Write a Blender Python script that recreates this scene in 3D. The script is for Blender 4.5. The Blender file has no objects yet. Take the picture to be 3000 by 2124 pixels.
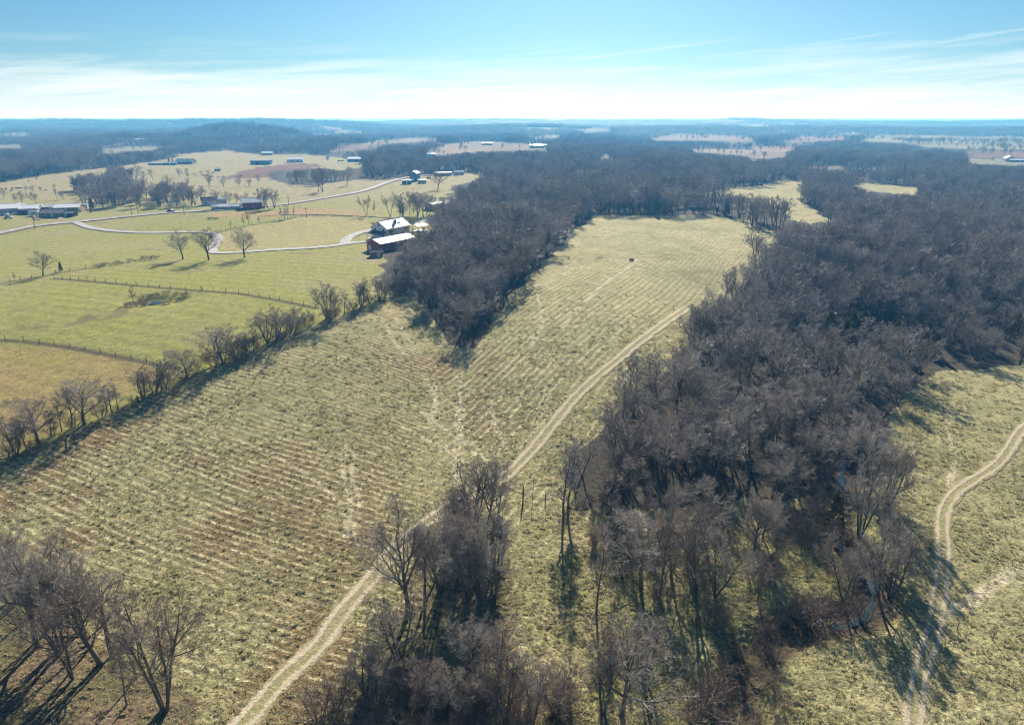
import bpy, math, random
import numpy as np
from mathutils import Vector, Matrix

rng = np.random.default_rng(7)
random.seed(7)
scene = bpy.context.scene
COL = scene.collection
R = math.radians

# ------------------------------------------------------------------ camera
CAM_H, PITCH, FPX, CX, CY = 60.0, R(19.8), 2000.0, 1500.0, 1062.0
cam_d = bpy.data.cameras.new('camera')
cam_d.lens, cam_d.sensor_width = 24.0, 36.0
cam_d.clip_start, cam_d.clip_end = 1.0, 200000.0
cam = bpy.data.objects.new('camera', cam_d)
cam.location = (0, 0, CAM_H)
cam.rotation_euler = (math.pi / 2 - PITCH, 0, 0)
COL.objects.link(cam)
scene.camera = cam

# ------------------------------------------------------------------ sky and sun
SUN_EL, SUN_AZ = R(29.0), R(5.0)          # azimuth measured from +Y towards +X
world = bpy.data.worlds.new('World')
scene.world = world
world.use_nodes = True
wn, wl = world.node_tree.nodes, world.node_tree.links
wn.clear()
sky = wn.new('ShaderNodeTexSky')
sky.sky_type = 'NISHITA'
sky.sun_disc = False
sky.sun_elevation = SUN_EL
sky.sun_rotation = SUN_AZ
sky.altitude = 300
sky.air_density, sky.dust_density, sky.ozone_density = 1.0, 0.6, 1.5
SKY_TINT = (0.40, 0.69, 0.93, 1)
SKY_STRENGTH = 0.05


def wmath(op, a, b=None, c=None, clamp=False):
    n = wn.new('ShaderNodeMath')
    n.operation = op
    n.use_clamp = clamp
    for i, v in enumerate((a, b, c)):
        if v is None:
            continue
        if isinstance(v, (int, float)):
            n.inputs[i].default_value = v
        else:
            wl.new(v, n.inputs[i])
    return n.outputs[0]


def wsmooth(v, a, b):
    n = wn.new('ShaderNodeMapRange')
    n.interpolation_type = 'SMOOTHSTEP'
    n.inputs['From Min'].default_value = a
    n.inputs['From Max'].default_value = b
    wl.new(v, n.inputs['Value'])
    return n.outputs[0]


tint = wn.new('ShaderNodeMix')
tint.data_type = 'RGBA'
tint.blend_type = 'MULTIPLY'
tint.inputs[0].default_value = 1.0
wl.new(sky.outputs[0], tint.inputs[6])
tint.inputs[7].default_value = SKY_TINT
tc = wn.new('ShaderNodeTexCoord')
sep = wn.new('ShaderNodeSeparateXYZ')
wl.new(tc.outputs['Generated'], sep.inputs[0])
el = sep.outputs['Z']
# cirrus sheet: azimuth / elevation stretched noise, thick near the horizon and streaky above
comb = wn.new('ShaderNodeCombineXYZ')
az = wmath('DIVIDE', sep.outputs['X'], wmath('MAXIMUM', sep.outputs['Y'], 0.05))
tiltv = wmath('ADD', wmath('MULTIPLY', el, 34.0), wmath('MULTIPLY', az, -1.5))
wl.new(wmath('MULTIPLY', az, 2.0), comb.inputs[0])
wl.new(tiltv, comb.inputs[1])
nz = wn.new('ShaderNodeTexNoise')
nz.inputs['Scale'].default_value = 1.6
nz.inputs['Detail'].default_value = 7
nz.inputs['Roughness'].default_value = 0.62
nz.inputs['Distortion'].default_value = 0.35
wl.new(comb.outputs[0], nz.inputs['Vector'])
band = wsmooth(el, 0.110, 0.010)
veil = wsmooth(wmath('ADD', nz.outputs['Fac'], wmath('MULTIPLY', band, 0.42)), 0.52, 1.12)
veil = wmath('MULTIPLY', veil, wsmooth(el, 0.125, 0.06))
low = wsmooth(el, 0.066, -0.012)
comb2 = wn.new('ShaderNodeCombineXYZ')
wl.new(wmath('MULTIPLY', az, 1.7), comb2.inputs[0])
wl.new(wmath('ADD', wmath('MULTIPLY', el, 95.0), wmath('MULTIPLY', az, -9.0)), comb2.inputs[1])
nz2 = wn.new('ShaderNodeTexNoise')
nz2.inputs['Scale'].default_value = 1.3
nz2.inputs['Detail'].default_value = 6
nz2.inputs['Roughness'].default_value = 0.6
nz2.inputs['Distortion'].default_value = 0.2
wl.new(comb2.outputs[0], nz2.inputs['Vector'])
wisp = wmath('MULTIPLY', wsmooth(nz2.outputs['Fac'], 0.54, 0.74), wmath('MULTIPLY', wsmooth(el, 0.035, 0.06), wsmooth(el, 0.115, 0.085)))
wisp = wmath('MULTIPLY', wisp, wsmooth(az, -0.25, 0.15))
veil = wmath('MAXIMUM', veil, wmath('MULTIPLY', wisp, 0.5))
cloud = wmath('MAXIMUM', wmath('MULTIPLY', veil, 0.95), wmath('MULTIPLY', low, 0.9), clamp=True)
mixc = wn.new('ShaderNodeMix')
mixc.data_type = 'RGBA'
wl.new(cloud, mixc.inputs[0])
wl.new(tint.outputs[2], mixc.inputs[6])
mixc.inputs[7].default_value = (11.6, 12.2, 12.4, 1)
bg = wn.new('ShaderNodeBackground')
bg.inputs['Strength'].default_value = SKY_STRENGTH
wl.new(mixc.outputs[2], bg.inputs['Color'])
wo = wn.new('ShaderNodeOutputWorld')
wl.new(bg.outputs[0], wo.inputs['Surface'])

sun_d = bpy.data.lights.new('sun', 'SUN')
sun_d.energy = 5.0
sun_d.angle = R(0.55)
sun_d.color = (1.0, 0.93, 0.82)
sun = bpy.data.objects.new('sun', sun_d)
to_sun = Vector((math.sin(SUN_AZ) * math.cos(SUN_EL), math.cos(SUN_AZ) * math.cos(SUN_EL), math.sin(SUN_EL)))
sun.rotation_euler = to_sun.to_track_quat('Z', 'Y').to_euler()
sun.location = (0, 0, 80)
COL.objects.link(sun)

vs = scene.view_settings
vs.view_transform = 'Standard'
vs.look = 'None'
vs.exposure = 0.9
vs.gamma = 1.0
vs.use_curve_mapping = False
scene.render.engine = 'CYCLES'
scene.cycles.use_denoising = True
scene.cycles.denoiser = 'OPENIMAGEDENOISE'
scene.cycles.denoising_input_passes = 'RGB_ALBEDO_NORMAL'
scene.cycles.denoising_prefilter = 'ACCURATE'
scene.cycles.filter_width = 1.15
scene.cycles.max_bounces = 4
scene.cycles.diffuse_bounces = 2
scene.cycles.glossy_bounces = 2
scene.cycles.transmission_bounces = 2
scene.cycles.volume_bounces = 0
scene.cycles.use_adaptive_sampling = False

HAZE_DENSITY = 2.7e-4
HAZE_COLOR = (0.10, 0.48, 1.0, 1)

# ------------------------------------------------------------------ numeric helpers
CP, SP = math.cos(PITCH), math.sin(PITCH)


def _hash(ix, iy, seed):
    with np.errstate(over='ignore'):
        h = (ix.astype(np.int64) * 374761393 + iy.astype(np.int64) * 668265263 + seed * 974634777) & 0xFFFFFFFF
        h = ((h ^ (h >> 13)) * 1274126177) & 0xFFFFFFFF
        h = (h ^ (h >> 16)) & 0xFFFFFFFF
    return h / 4294967295.0


def vnoise(x, y, seed=0):
    """smooth value noise in -1..1"""
    x = np.asarray(x, float)
    y = np.asarray(y, float)
    ix, iy = np.floor(x), np.floor(y)
    fx, fy = x - ix, y - iy
    ux, uy = fx * fx * (3 - 2 * fx), fy * fy * (3 - 2 * fy)
    ix, iy = ix.astype(np.int64), iy.astype(np.int64)
    a, b = _hash(ix, iy, seed), _hash(ix + 1, iy, seed)
    c, d = _hash(ix, iy + 1, seed), _hash(ix + 1, iy + 1, seed)
    return (a + (b - a) * ux + (c - a) * uy + (a - b - c + d) * ux * uy) * 2 - 1


def fbm(x, y, seed=0, octaves=3, gain=0.5):
    s, amp, tot = 0.0, 1.0, 0.0
    for o in range(octaves):
        s = s + amp * vnoise(np.asarray(x) * 2.03 ** o, np.asarray(y) * 2.03 ** o, seed + 17 * o)
        tot += amp
        amp *= gain
    return s / tot


def sstep(v, a, b):
    t = np.clip((v - a) / (b - a), 0, 1)
    return t * t * (3 - 2 * t)


# ridges: (u0, u1, soft edge, distance, height, half width) with u = pixel column of the bearing
RIDGES = [
    (600, 860, 90, 1750, 29, 210), (250, 700, 160, 1600, 13, 230), (860, 1320, 130, 1330, 9, 140),
    (1280, 3600, 200, 2650, 15, 330), (-600, 1100, 200, 3500, 25, 520), (2050, 3600, 150, 4300, 27, 600),
    (1150, 2100, 200, 5200, 26, 700), (-600, 700, 150, 2450, 5, 300),
]


def terrain(x, y):
    x = np.asarray(x, float)
    y = np.asarray(y, float)
    r = np.hypot(x, y)
    h = 1.6 * fbm(x / 170, y / 170, 3, 2) * sstep(r, 120, 320)
    h = h + 3.0 * fbm(x / 420, y / 420, 8, 2) * sstep(r, 480, 1000) + 6.0 * fbm(x / 380, y / 300, 9, 2) * sstep(r, 1900, 2900)
    h = h + 17.0 * fbm(x / 1300, y / 900, 5, 3) * sstep(r, 1800, 4200)
    yy = np.maximum(y, 1.0)
    u = CX + FPX * x / (yy * CP + CAM_H * SP)
    for u0, u1, e, d0, A, w in RIDGES:
        win = sstep(u, u0 - e, u0 + e) * (1 - sstep(u, u1 - e, u1 + e))
        h = h + A * win * np.exp(-((y - d0 - 0.15 * x * 0) / w) ** 2) * (y > 0)
    # the hay field climbs away from the viewer and levels off at its top
    h = h + 7.5 * sstep(y, 62, 205) * (1 - sstep(x, 22, 75) * (1 - sstep(y, 190, 300))) * (1 - 0.5 * sstep(np.abs(x - 20), 120, 260))
    # shallow swale through the hay field and gentle fall on its left side
    h = h - 2.6 * np.exp(-(((x + 14) + (y - 150) * 0.08) / 16) ** 2) * sstep(y, 80, 130) * (1 - sstep(y, 230, 300))
    return h


def project(x, y, z):
    d = y * CP - (z - CAM_H) * SP
    up = y * SP + (z - CAM_H) * CP
    d = np.where(d > 0.5, d, np.nan)
    return CX + FPX * x / d, CY - FPX * up / d


def at_many(pts):
    """photo pixels -> points of the (uncarved) terrain"""
    P = np.asarray(pts, float)
    dx, dz = (P[:, 0] - CX) / FPX, -(P[:, 1] - CY) / FPX
    D = np.stack([dx, CP + dz * SP, -SP + dz * CP], 1)
    ts = np.geomspace(40, 60000, 700)
    lo, hi = np.empty(len(P)), np.empty(len(P))
    for c in range(0, len(P), 100):
        d = D[c:c + 100]
        xx, yy = d[:, :1] * ts, d[:, 1:2] * ts
        below = CAM_H + d[:, 2:3] * ts < terrain(xx.ravel(), yy.ravel()).reshape(xx.shape)
        i = np.where(below.any(1), below.argmax(1), len(ts) - 1)
        lo[c:c + 100], hi[c:c + 100] = ts[np.maximum(i - 1, 0)], ts[i]
    for _ in range(24):
        m = (lo + hi) / 2
        b = CAM_H + D[:, 2] * m < terrain(D[:, 0] * m, D[:, 1] * m)
        hi = np.where(b, m, hi)
        lo = np.where(b, lo, m)
    t = (lo + hi) / 2
    return np.stack([D[:, 0] * t, D[:, 1] * t, CAM_H + D[:, 2] * t], 1)


def at(px, py):
    p = at_many([(px, py)])[0]
    return Vector((float(p[0]), float(p[1]), float(p[2])))


def inpoly(px, py, poly):
    poly = np.asarray(poly, float)
    out = np.zeros(px.shape, bool)
    x0, y0 = poly.min(0)
    x1, y1 = poly.max(0)
    with np.errstate(invalid='ignore'):
        sel = np.nonzero((px >= x0) & (px <= x1) & (py >= y0) & (py <= y1))[0]
    if len(sel) == 0:
        return out
    X, Y = px[sel], py[sel]
    c = np.zeros(len(sel), bool)
    n = len(poly)
    for i in range(n):
        xa, ya = poly[i]
        xb, yb = poly[(i + 1) % n]
        if ya == yb:
            continue
        c ^= ((ya > Y) != (yb > Y)) & (X < (xb - xa) * (Y - ya) / (yb - ya) + xa)
    out[sel] = c
    return out


def pdist(x, y, line, reach):
    """distance to a polyline (world xy), inf beyond reach"""
    line = np.asarray(line)[:, :2]
    d = np.full(x.shape, np.inf)
    b0, b1 = line.min(0) - reach, line.max(0) + reach
    sel = np.nonzero((x > b0[0]) & (x < b1[0]) & (y > b0[1]) & (y < b1[1]))[0]
    if len(sel) == 0:
        return d
    X, Y = x[sel], y[sel]
    best = np.full(len(sel), np.inf)
    for a, b in zip(line[:-1], line[1:]):
        ab = b - a
        t = np.clip(((X - a[0]) * ab[0] + (Y - a[1]) * ab[1]) / max(ab @ ab, 1e-9), 0, 1)
        best = np.minimum(best, np.hypot(X - a[0] - t * ab[0], Y - a[1] - t * ab[1]))
    d[sel] = best
    return d


def smooth_line(pts, step):
    """world polyline resampled with a Catmull-Rom spline"""
    P = np.asarray(pts, float)[:, :2]
    P = np.vstack([2 * P[0] - P[1], P, 2 * P[-1] - P[-2]])
    out = []
    for i in range(1, len(P) - 2):
        p0, p1, p2, p3 = P[i - 1:i + 3]
        n = max(2, int(np.hypot(*(p2 - p1)) / step))
        t = np.linspace(0, 1, n, endpoint=False)[:, None]
        out.append(0.5 * (2 * p1 + (p2 - p0) * t + (2 * p0 - 5 * p1 + 4 * p2 - p3) * t ** 2 + (3 * p1 - p0 - 3 * p2 + p3) * t ** 3))
    out.append(P[-2:-1])
    return np.vstack(out)


# ------------------------------------------------------------------ map of the place (photo pixels of ground points)
DIRT_TRACK = [(560, 2260), (660, 2170), (744, 2085), (828, 1988), (930, 1895), (998, 1800), (1043, 1748), (1097, 1684), (1156, 1615), (1205, 1565),
              (1265, 1521), (1319, 1482), (1400, 1440), (1476, 1398), (1530, 1350), (1576, 1299), (1614, 1251), (1648, 1208), (1686, 1164), (1725, 1126),
              (1763, 1092), (1811, 1054), (1859, 1013), (1907, 977), (1969, 932), (2015, 900)]
RIGHT_TRACK = [(3120, 1160), (3000, 1255), (2955, 1320), (2916, 1366), (2849, 1409), (2797, 1447), (2768, 1495), (2762, 1530), (2764, 1580), (2764, 1644),
               (2760, 1698), (2752, 1752), (2745, 1800), (2730, 1870), (2710, 1930), (2693, 1989), (2683, 2053), (2676, 2124), (2665, 2230)]
ROAD = [(-160, 712), (-60, 695), (0, 684), (90, 665), (170, 656), (225, 651), (330, 640), (430, 630), (500, 624), (560, 621), (640, 617), (740, 609),
        (830, 600), (905, 589), (970, 578), (1040, 566), (1090, 552), (1130, 537), (1170, 526), (1200, 520), (1260, 514), (1300, 511)]
LANE = [(222, 653), (260, 667), (320, 677), (400, 682), (500, 682), (590, 681), (628, 687), (640, 699), (632, 715), (620, 730), (628, 741), (660, 742),
        (720, 739), (800, 733), (900, 728), (985, 720), (1040, 712), (1095, 709)]
DRIVE = [(1010, 716), (1018, 700), (1040, 688), (1072, 679), (1100, 673)]
BACK_DRIVE = [(1212, 657), (1236, 650), (1262, 645), (1300, 642)]
CREEK = [(2478, 1330), (2468, 1385), (2464, 1420), (2455, 1470), (2450, 1520), (2470, 1580), (2530, 1620), (2556, 1645), (2566, 1690), (2560, 1745),
         (2540, 1785), (2490, 1805), (2400, 1815), (2330, 1832), (2250, 1890), (2185, 1950), (2168, 2020), (2160, 2090), (2140, 2180)]
FENCES = {
    'lower': [(-40, 995), (70, 1001), (160, 1012), (250, 1027), (340, 1045), (430, 1062), (515, 1080)],
    'upper': [(160, 816), (280, 826), (400, 838), (500, 846), (590, 853), (700, 861), (820, 881), (925, 903)],
    'west': [(0, 832), (60, 820), (128, 810), (205, 795), (300, 780)],
    'middle': [(600, 692), (690, 668), (760, 656), (820, 646), (885, 634), (980, 634), (1070, 636)],
}
TRACK_W = at_many(DIRT_TRACK)
RTRACK_W = at_many(RIGHT_TRACK)
ROAD_W, LANE_W, DRIVE_W, BACK_W = at_many(ROAD), at_many(LANE), at_many(DRIVE), at_many(BACK_DRIVE)
CREEK_W = at_many(CREEK)
TRACK_L, RTRACK_L = smooth_line(TRACK_W, 0.45), smooth_line(RTRACK_W, 0.45)
ROAD_L, LANE_L, DRIVE_L, BACK_L = smooth_line(ROAD_W, 5), smooth_line(LANE_W, 4), smooth_line(DRIVE_W, 3), smooth_line(BACK_W, 3)
CREEK_L = smooth_line(CREEK_W, 1.5)
FENCE_W = {k: at_many(v) for k, v in FENCES.items()}
POND_C = at(456, 879)


def hz(x, y):
    """final smooth ground height: terrain with the creek gully and pond basin cut in"""
    x = np.atleast_1d(np.asarray(x, float))
    y = np.atleast_1d(np.asarray(y, float))
    h = terrain(x, y)
    d = pdist(x, y, CREEK_L, 9.0)
    h = h - 1.5 * np.where(np.isfinite(d), 1 - sstep(np.where(np.isfinite(d), d, 99), 1.0, 5.0), 0)
    q = np.hypot((x - POND_C.x) / 13.0, (y - POND_C.y) / 9.0)
    h = h - 1.0 * (1 - sstep(q, 0.35, 1.0))
    return h


def ground_z(x, y):
    return float(hz(x, y)[0])


# open ground polygons: name, polygon, zone
OPEN = [
    ('meadow', [(-400, 590), (0, 535), (140, 512), (330, 487), (470, 470), (545, 452), (700, 440), (760, 455), (860, 450), (1010, 464), (1060, 478), (1085, 484),
                (1060, 492), (1000, 500), (940, 492), (800, 500), (790, 530), (900, 545), (1030, 528), (1200, 520), (1340, 505), (1430, 510), (1385, 533),
                (1330, 548), (1290, 600), (1260, 640), (1225, 662), (1180, 690), (1120, 735), (1110, 780), (1140, 845), (1185, 858), (1084, 892), (984, 931), (900, 959), (785, 1008), (652, 1070), (550, 1112), (421, 1171), (248, 1246), (115, 1303), (0, 1365), (-400, 1545)]),
    ('hay', [(-500, 1590), (0, 1365), (115, 1303), (248, 1246), (421, 1171), (550, 1112), (652, 1070), (785, 1008), (900, 959), (984, 931), (1084, 892), (1185, 858), (1235, 853), (1250, 930), (1310, 1015), (1400, 1020),
             (1440, 945), (1530, 835), (1620, 742), (1700, 665), (1760, 632), (2100, 632), (2180, 645), (2294, 700), (2250, 758), (2186, 838), (2126, 903), (2066, 968), (1992, 1030),
             (1927, 1098), (1862, 1172), (1775, 1252), (1692, 1318), (1646, 1380), (1640, 1500), (1620, 1700), (1560, 1900), (1560, 2400), (-500, 2400)]),
    ('hay_right', [(2585, 1340), (2620, 1200), (2660, 1140), (2760, 1090), (3000, 1070), (3500, 1000), (3800, 1100), (3600, 2500), (2080, 2500), (2180, 2050), (2250, 1900), (2500, 1810),
                   (2640, 1740), (2640, 1560), (2590, 1430)]),
    ('rough', [(1646, 1380), (1672, 1450), (1700, 1530), (1780, 1560), (1900, 1560), (2000, 1540), (2120, 1500), (2200, 1465), (2300, 1465), (2440, 1440), (2590, 1430), (2640, 1560), (2650, 1740), (2500, 1810), (2250, 1900),
               (2180, 2050), (2080, 2400), (1560, 2400), (1600, 1800), (1640, 1500)]),
    ('far_hay', [(1985, 560), (2110, 556), (2200, 548), (2290, 530), (2345, 530), (2350, 575), (2340, 590), (2400, 620), (2440, 650), (2380, 660), (2310, 640), (2260, 605), (2170, 575), (2080, 570), (1985, 567)]),
    ('far_hay', [(2500, 536), (2600, 542), (2700, 549), (2690, 572), (2600, 566), (2510, 556)]),
    ('tan', [(2360, 486), (2620, 490), (2690, 485), (2690, 494), (2470, 498), (2360, 494)]),
    ('pale', [(2500, 412), (2560, 397), (3300, 405), (3300, 432), (2900, 438), (2780, 436), (2660, 420)]),
    ('pink', [(2820, 441), (3300, 441), (3300, 463), (2830, 463)]),
    ('pale', [(2830, 466), (3300, 470), (3300, 486), (2980, 484), (2840, 481)]),
    ('tan', [(1890, 411), (1945, 393), (2060, 394), (2160, 398), (2130, 411)]),
    ('pink', [(2080, 412), (2150, 398), (2200, 400), (2232, 411), (2180, 415)]),
    ('pink', [(2280, 415), (2330, 402), (2490, 396), (2490, 408), (2330, 417)]),
    ('pink', [(2215, 429), (2330, 427), (2350, 433), (2330, 441), (2220, 437)]),
    ('tan', [(1995, 437), (2120, 438), (2320, 439), (2310, 462), (2230, 466), (2150, 455), (2040, 446)]),
    ('pale', [(1540, 398), (1655, 396), (1630, 404), (1540, 403)]),
    ('pale', [(1695, 386), (1735, 374), (1790, 374), (1790, 382), (1740, 387)]),
    ('tan', [(1215, 456), (1290, 436), (1350, 420), (1400, 416), (1500, 419), (1625, 429), (1600, 440), (1500, 442), (1380, 446), (1290, 455)]),
    ('tan', [(1750, 456), (1800, 452), (1798, 464), (1752, 466)]),
    ('tan', [(1682, 479), (1716, 474), (1712, 483)]),
    ('tan', [(1090, 412), (1240, 404), (1300, 402), (1290, 408), (1150, 420), (1090, 436), (980, 446), (940, 446), (1020, 430)]),
    ('pale', [(225, 461), (330, 440), (430, 427), (485, 428), (487, 434), (440, 441), (380, 442), (275, 458), (240, 466)]),
    ('pale', [(-200, 430), (85, 424), (92, 434), (-200, 442)]),
    ('pale', [(240, 424), (300, 429), (372, 419), (378, 424), (300, 433)]),
    ('pale', [(-100, 394), (95, 391), (95, 396), (-100, 398)]),
    ('pale', [(355, 400), (400, 400), (395, 404), (355, 404)]),
    ('pale', [(435, 389), (495, 387), (495, 391), (435, 392)]),
    ('tan', [(935, 368), (960, 371), (1025, 381), (1020, 384), (950, 375)]),
    ('tan', [(85, 446), (150, 446), (150, 449), (85, 450)]),
    ('pale', [(2470, 390), (2530, 388), (2530, 394), (2470, 395)]),
    ('pale', [(1480, 356), (1600, 356), (1600, 358), (1480, 358)]),
    ('meadow', [(1120, 735), (1180, 690), (1225, 662), (1260, 640), (1300, 636), (1330, 640), (1330, 660), (1250, 690), (1210, 715), (1150, 740)]),
]
YARD = len(OPEN) - 1
FARAWAY = [(9e6, 9e6), (9.1e6, 9e6), (9e6, 9.1e6)]
OPEN += [('pale', FARAWAY), ('tan', FARAWAY)]
SCRUB = [(640, 530), (700, 505), (760, 490), (860, 480), (930, 480), (955, 488), (900, 496), (800, 502), (790, 520), (690, 525)]


def zone_of(x, y, z, jitter=0.0):
    if jitter:
        r = np.hypot(x, y)
        a = jitter * np.clip(r / 250, 0.25, 1.5)
        dx, dy = a * vnoise(x / 9, y / 9, 91), a * vnoise(x / 9, y / 9, 92)
        b = 0.022 * np.clip(r - 600, 0, 4000)
        x, y = x + dx + b * vnoise(x / 90, y / 140, 93), y + dy + 1.6 * b * vnoise(x / 90, y / 140, 94)
    px, py = project(x, y, z)
    zi = np.zeros(np.shape(x), np.int16)
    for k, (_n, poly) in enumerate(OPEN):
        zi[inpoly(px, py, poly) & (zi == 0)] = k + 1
    # the fields run on past the mapped ground, beside and below the viewer
    zi[(zi == 0) & (y < 95) & (x < 40)] = 2
    zi[(zi == 0) & (((y < 95) & (x >= 40)) | ((x > 115) & (y < 150)))] = 3
    r = np.hypot(x, y)
    f = fbm(x / 300, y / 420, 77, 2) > 0.33 - 0.05 * sstep(r, 2500, 6000)
    f &= (zi == 0) & (r > 1900) & (y > 0)
    zi[f] = np.where(vnoise(x[f] / 500, y[f] / 500, 78) > 0, len(OPEN) - 1, len(OPEN))
    return zi, px, py


# ------------------------------------------------------------------ mesh helpers
def np_mesh(name, V, F, mats=(), midx=None, smooth=True):
    """mesh from arrays; F: list of int arrays (n,3) or (n,4)"""
    me = bpy.data.meshes.new(name)
    V = np.asarray(V, np.float32)
    F = [f for f in F if len(f)]
    me.vertices.add(len(V))
    me.vertices.foreach_set('co', V.ravel())
    tot = np.concatenate([np.full(len(f), f.shape[1], np.int32) for f in F])
    idx = np.concatenate([f.ravel() for f in F]).astype(np.int32)
    me.loops.add(len(idx))
    me.loops.foreach_set('vertex_index', idx)
    me.polygons.add(len(tot))
    st = np.concatenate([[0], np.cumsum(tot)[:-1]]).astype(np.int32)
    me.polygons.foreach_set('loop_start', st)
    me.polygons.foreach_set('loop_total', tot)
    if midx is not None:
        me.polygons.foreach_set('material_index', np.asarray(midx, np.int32))
    me.polygons.foreach_set('use_smooth', np.full(len(tot), smooth))
    for m in mats:
        me.materials.append(m)
    me.update(calc_edges=True)
    me.validate()
    return me


def link(name, me, parent=None, **props):
    o = bpy.data.objects.new(name, me)
    COL.objects.link(o)
    if parent is not None:
        o.parent = parent
    for k, v in props.items():
        o[k] = v
    return o


def thing(name, loc, rz=0.0, **props):
    o = bpy.data.objects.new(name, None)
    o.empty_display_size = 0.5
    o.location = loc
    o.rotation_euler = (0, 0, rz)
    COL.objects.link(o)
    for k, v in props.items():
        o[k] = v
    return o


class MB:
    """collects boxes and prisms into one mesh"""

    def __init__(s):
        s.v, s.q, s.t, s.n = [], [], [], 0

    def add(s, verts, quads=(), tris=()):
        s.v += list(verts)
        s.q += [[i + s.n for i in q] for q in quads]
        s.t += [[i + s.n for i in t] for t in tris]
        s.n += len(verts)

    def box(s, x0, x1, y0, y1, z0, z1):
        s.add([(x0, y0, z0), (x1, y0, z0), (x1, y1, z0), (x0, y1, z0), (x0, y0, z1), (x1, y0, z1), (x1, y1, z1), (x0, y1, z1)],
              [(3, 2, 1, 0), (4, 5, 6, 7), (0, 1, 5, 4), (1, 2, 6, 5), (2, 3, 7, 6), (3, 0, 4, 7)])

    def gable_body(s, L, W, H, P):
        """walls with gable ends; ridge along x; eaves at H, ridge at H+P"""
        l, w = L / 2, W / 2
        s.add([(-l, -w, -0.6), (l, -w, -0.6), (l, w, -0.6), (-l, w, -0.6), (-l, -w, H), (l, -w, H), (l, w, H), (-l, w, H), (-l, 0, H + P), (l, 0, H + P)],
              [(0, 1, 5, 4), (2, 3, 7, 6), (1, 2, 6, 5), (3, 0, 4, 7), (4, 5, 9, 8), (7, 8, 9, 6)], [(4, 8, 7), (5, 6, 9)])

    def gable_roof(s, L, W, H, P, over=0.4, th=0.18):
        l, w = L / 2 + over, W / 2
        sl = P / w
        e = w + over
        ze, zr = H - sl * over + 0.05, H + P + 0.05
        for sg in (-1, 1):
            p = [(-l, sg * e, ze), (l, sg * e, ze), (l, 0, zr), (-l, 0, zr), (-l, sg * e, ze + th), (l, sg * e, ze + th), (l, 0, zr + th), (-l, 0, zr + th)]
            s.add(p, [(0, 1, 2, 3), (4, 7, 6, 5), (0, 4, 5, 1), (0, 3, 7, 4), (1, 5, 6, 2)])

    def tube(s, p0, p1, r0, r1=None, n=6):
        r1 = r0 if r1 is None else r1
        p0, p1 = Vector(p0), Vector(p1)
        d = (p1 - p0).normalized()
        a = d.orthogonal().normalized()
        b = d.cross(a)
        vs_ = []
        for p, r in ((p0, r0), (p1, r1)):
            for i in range(n):
                t = 2 * math.pi * i / n
                vs_.append(tuple(p + a * (r * math.cos(t)) + b * (r * math.sin(t))))
        s.add(vs_, [(i, (i + 1) % n, n + (i + 1) % n, n + i) for i in range(n)])
        s.add(vs_[:n], [], [(0, i + 1, i) for i in range(1, n - 1)])
        s.add(vs_[n:], [], [(0, i, i + 1) for i in range(1, n - 1)])

    def mesh(s, name, mat, smooth=False):
        F = []
        if s.q:
            F.append(np.array(s.q))
        if s.t:
            F.append(np.array(s.t))
        return np_mesh(name, s.v, F, [mat], smooth=smooth)

    def build(s, name, mat, parent=None, smooth=False, **props):
        return link(name, s.mesh(name, mat, smooth), parent, **props)


# ------------------------------------------------------------------ materials
def new_mat(name):
    m = bpy.data.materials.new(name)
    m.use_nodes = True
    n = m.node_tree.nodes
    b = n['Principled BSDF']
    b.inputs['Specular IOR Level'].default_value = 0.2
    return m, n, m.node_tree.links, b


def solid(name, c, rough=0.8, var=0.15, scale=1.5, metal=0.0, spec=0.2, bump=0.0):
    m, n, l, b = new_mat(name)
    t = n.new('ShaderNodeTexCoord')
    z = n.new('ShaderNodeTexNoise')
    z.inputs['Scale'].default_value = scale
    z.inputs['Detail'].default_value = 4
    l.new(t.outputs['Object'], z.inputs['Vector'])
    r = n.new('ShaderNodeValToRGB')
    lo = [max(0, v * (1 - var * 2)) for v in c]
    hi = [min(1, v * (1 + var * 2)) for v in c]
    r.color_ramp.elements[0].color = (*lo, 1)
    r.color_ramp.elements[0].position = 0.25
    r.color_ramp.elements[1].color = (*hi, 1)
    r.color_ramp.elements[1].position = 0.75
    l.new(z.outputs['Fac'], r.inputs[0])
    l.new(r.outputs[0], b.inputs['Base Color'])
    b.inputs['Roughness'].default_value = rough
    b.inputs['Metallic'].default_value = metal
    b.inputs['Specular IOR Level'].default_value = spec
    if bump:
        bp = n.new('ShaderNodeBump')
        bp.inputs['Strength'].default_value = bump
        bp.inputs['Distance'].default_value = 0.05
        l.new(z.outputs['Fac'], bp.inputs['Height'])
        l.new(bp.outputs[0], b.inputs['Normal'])
    return m


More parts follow.
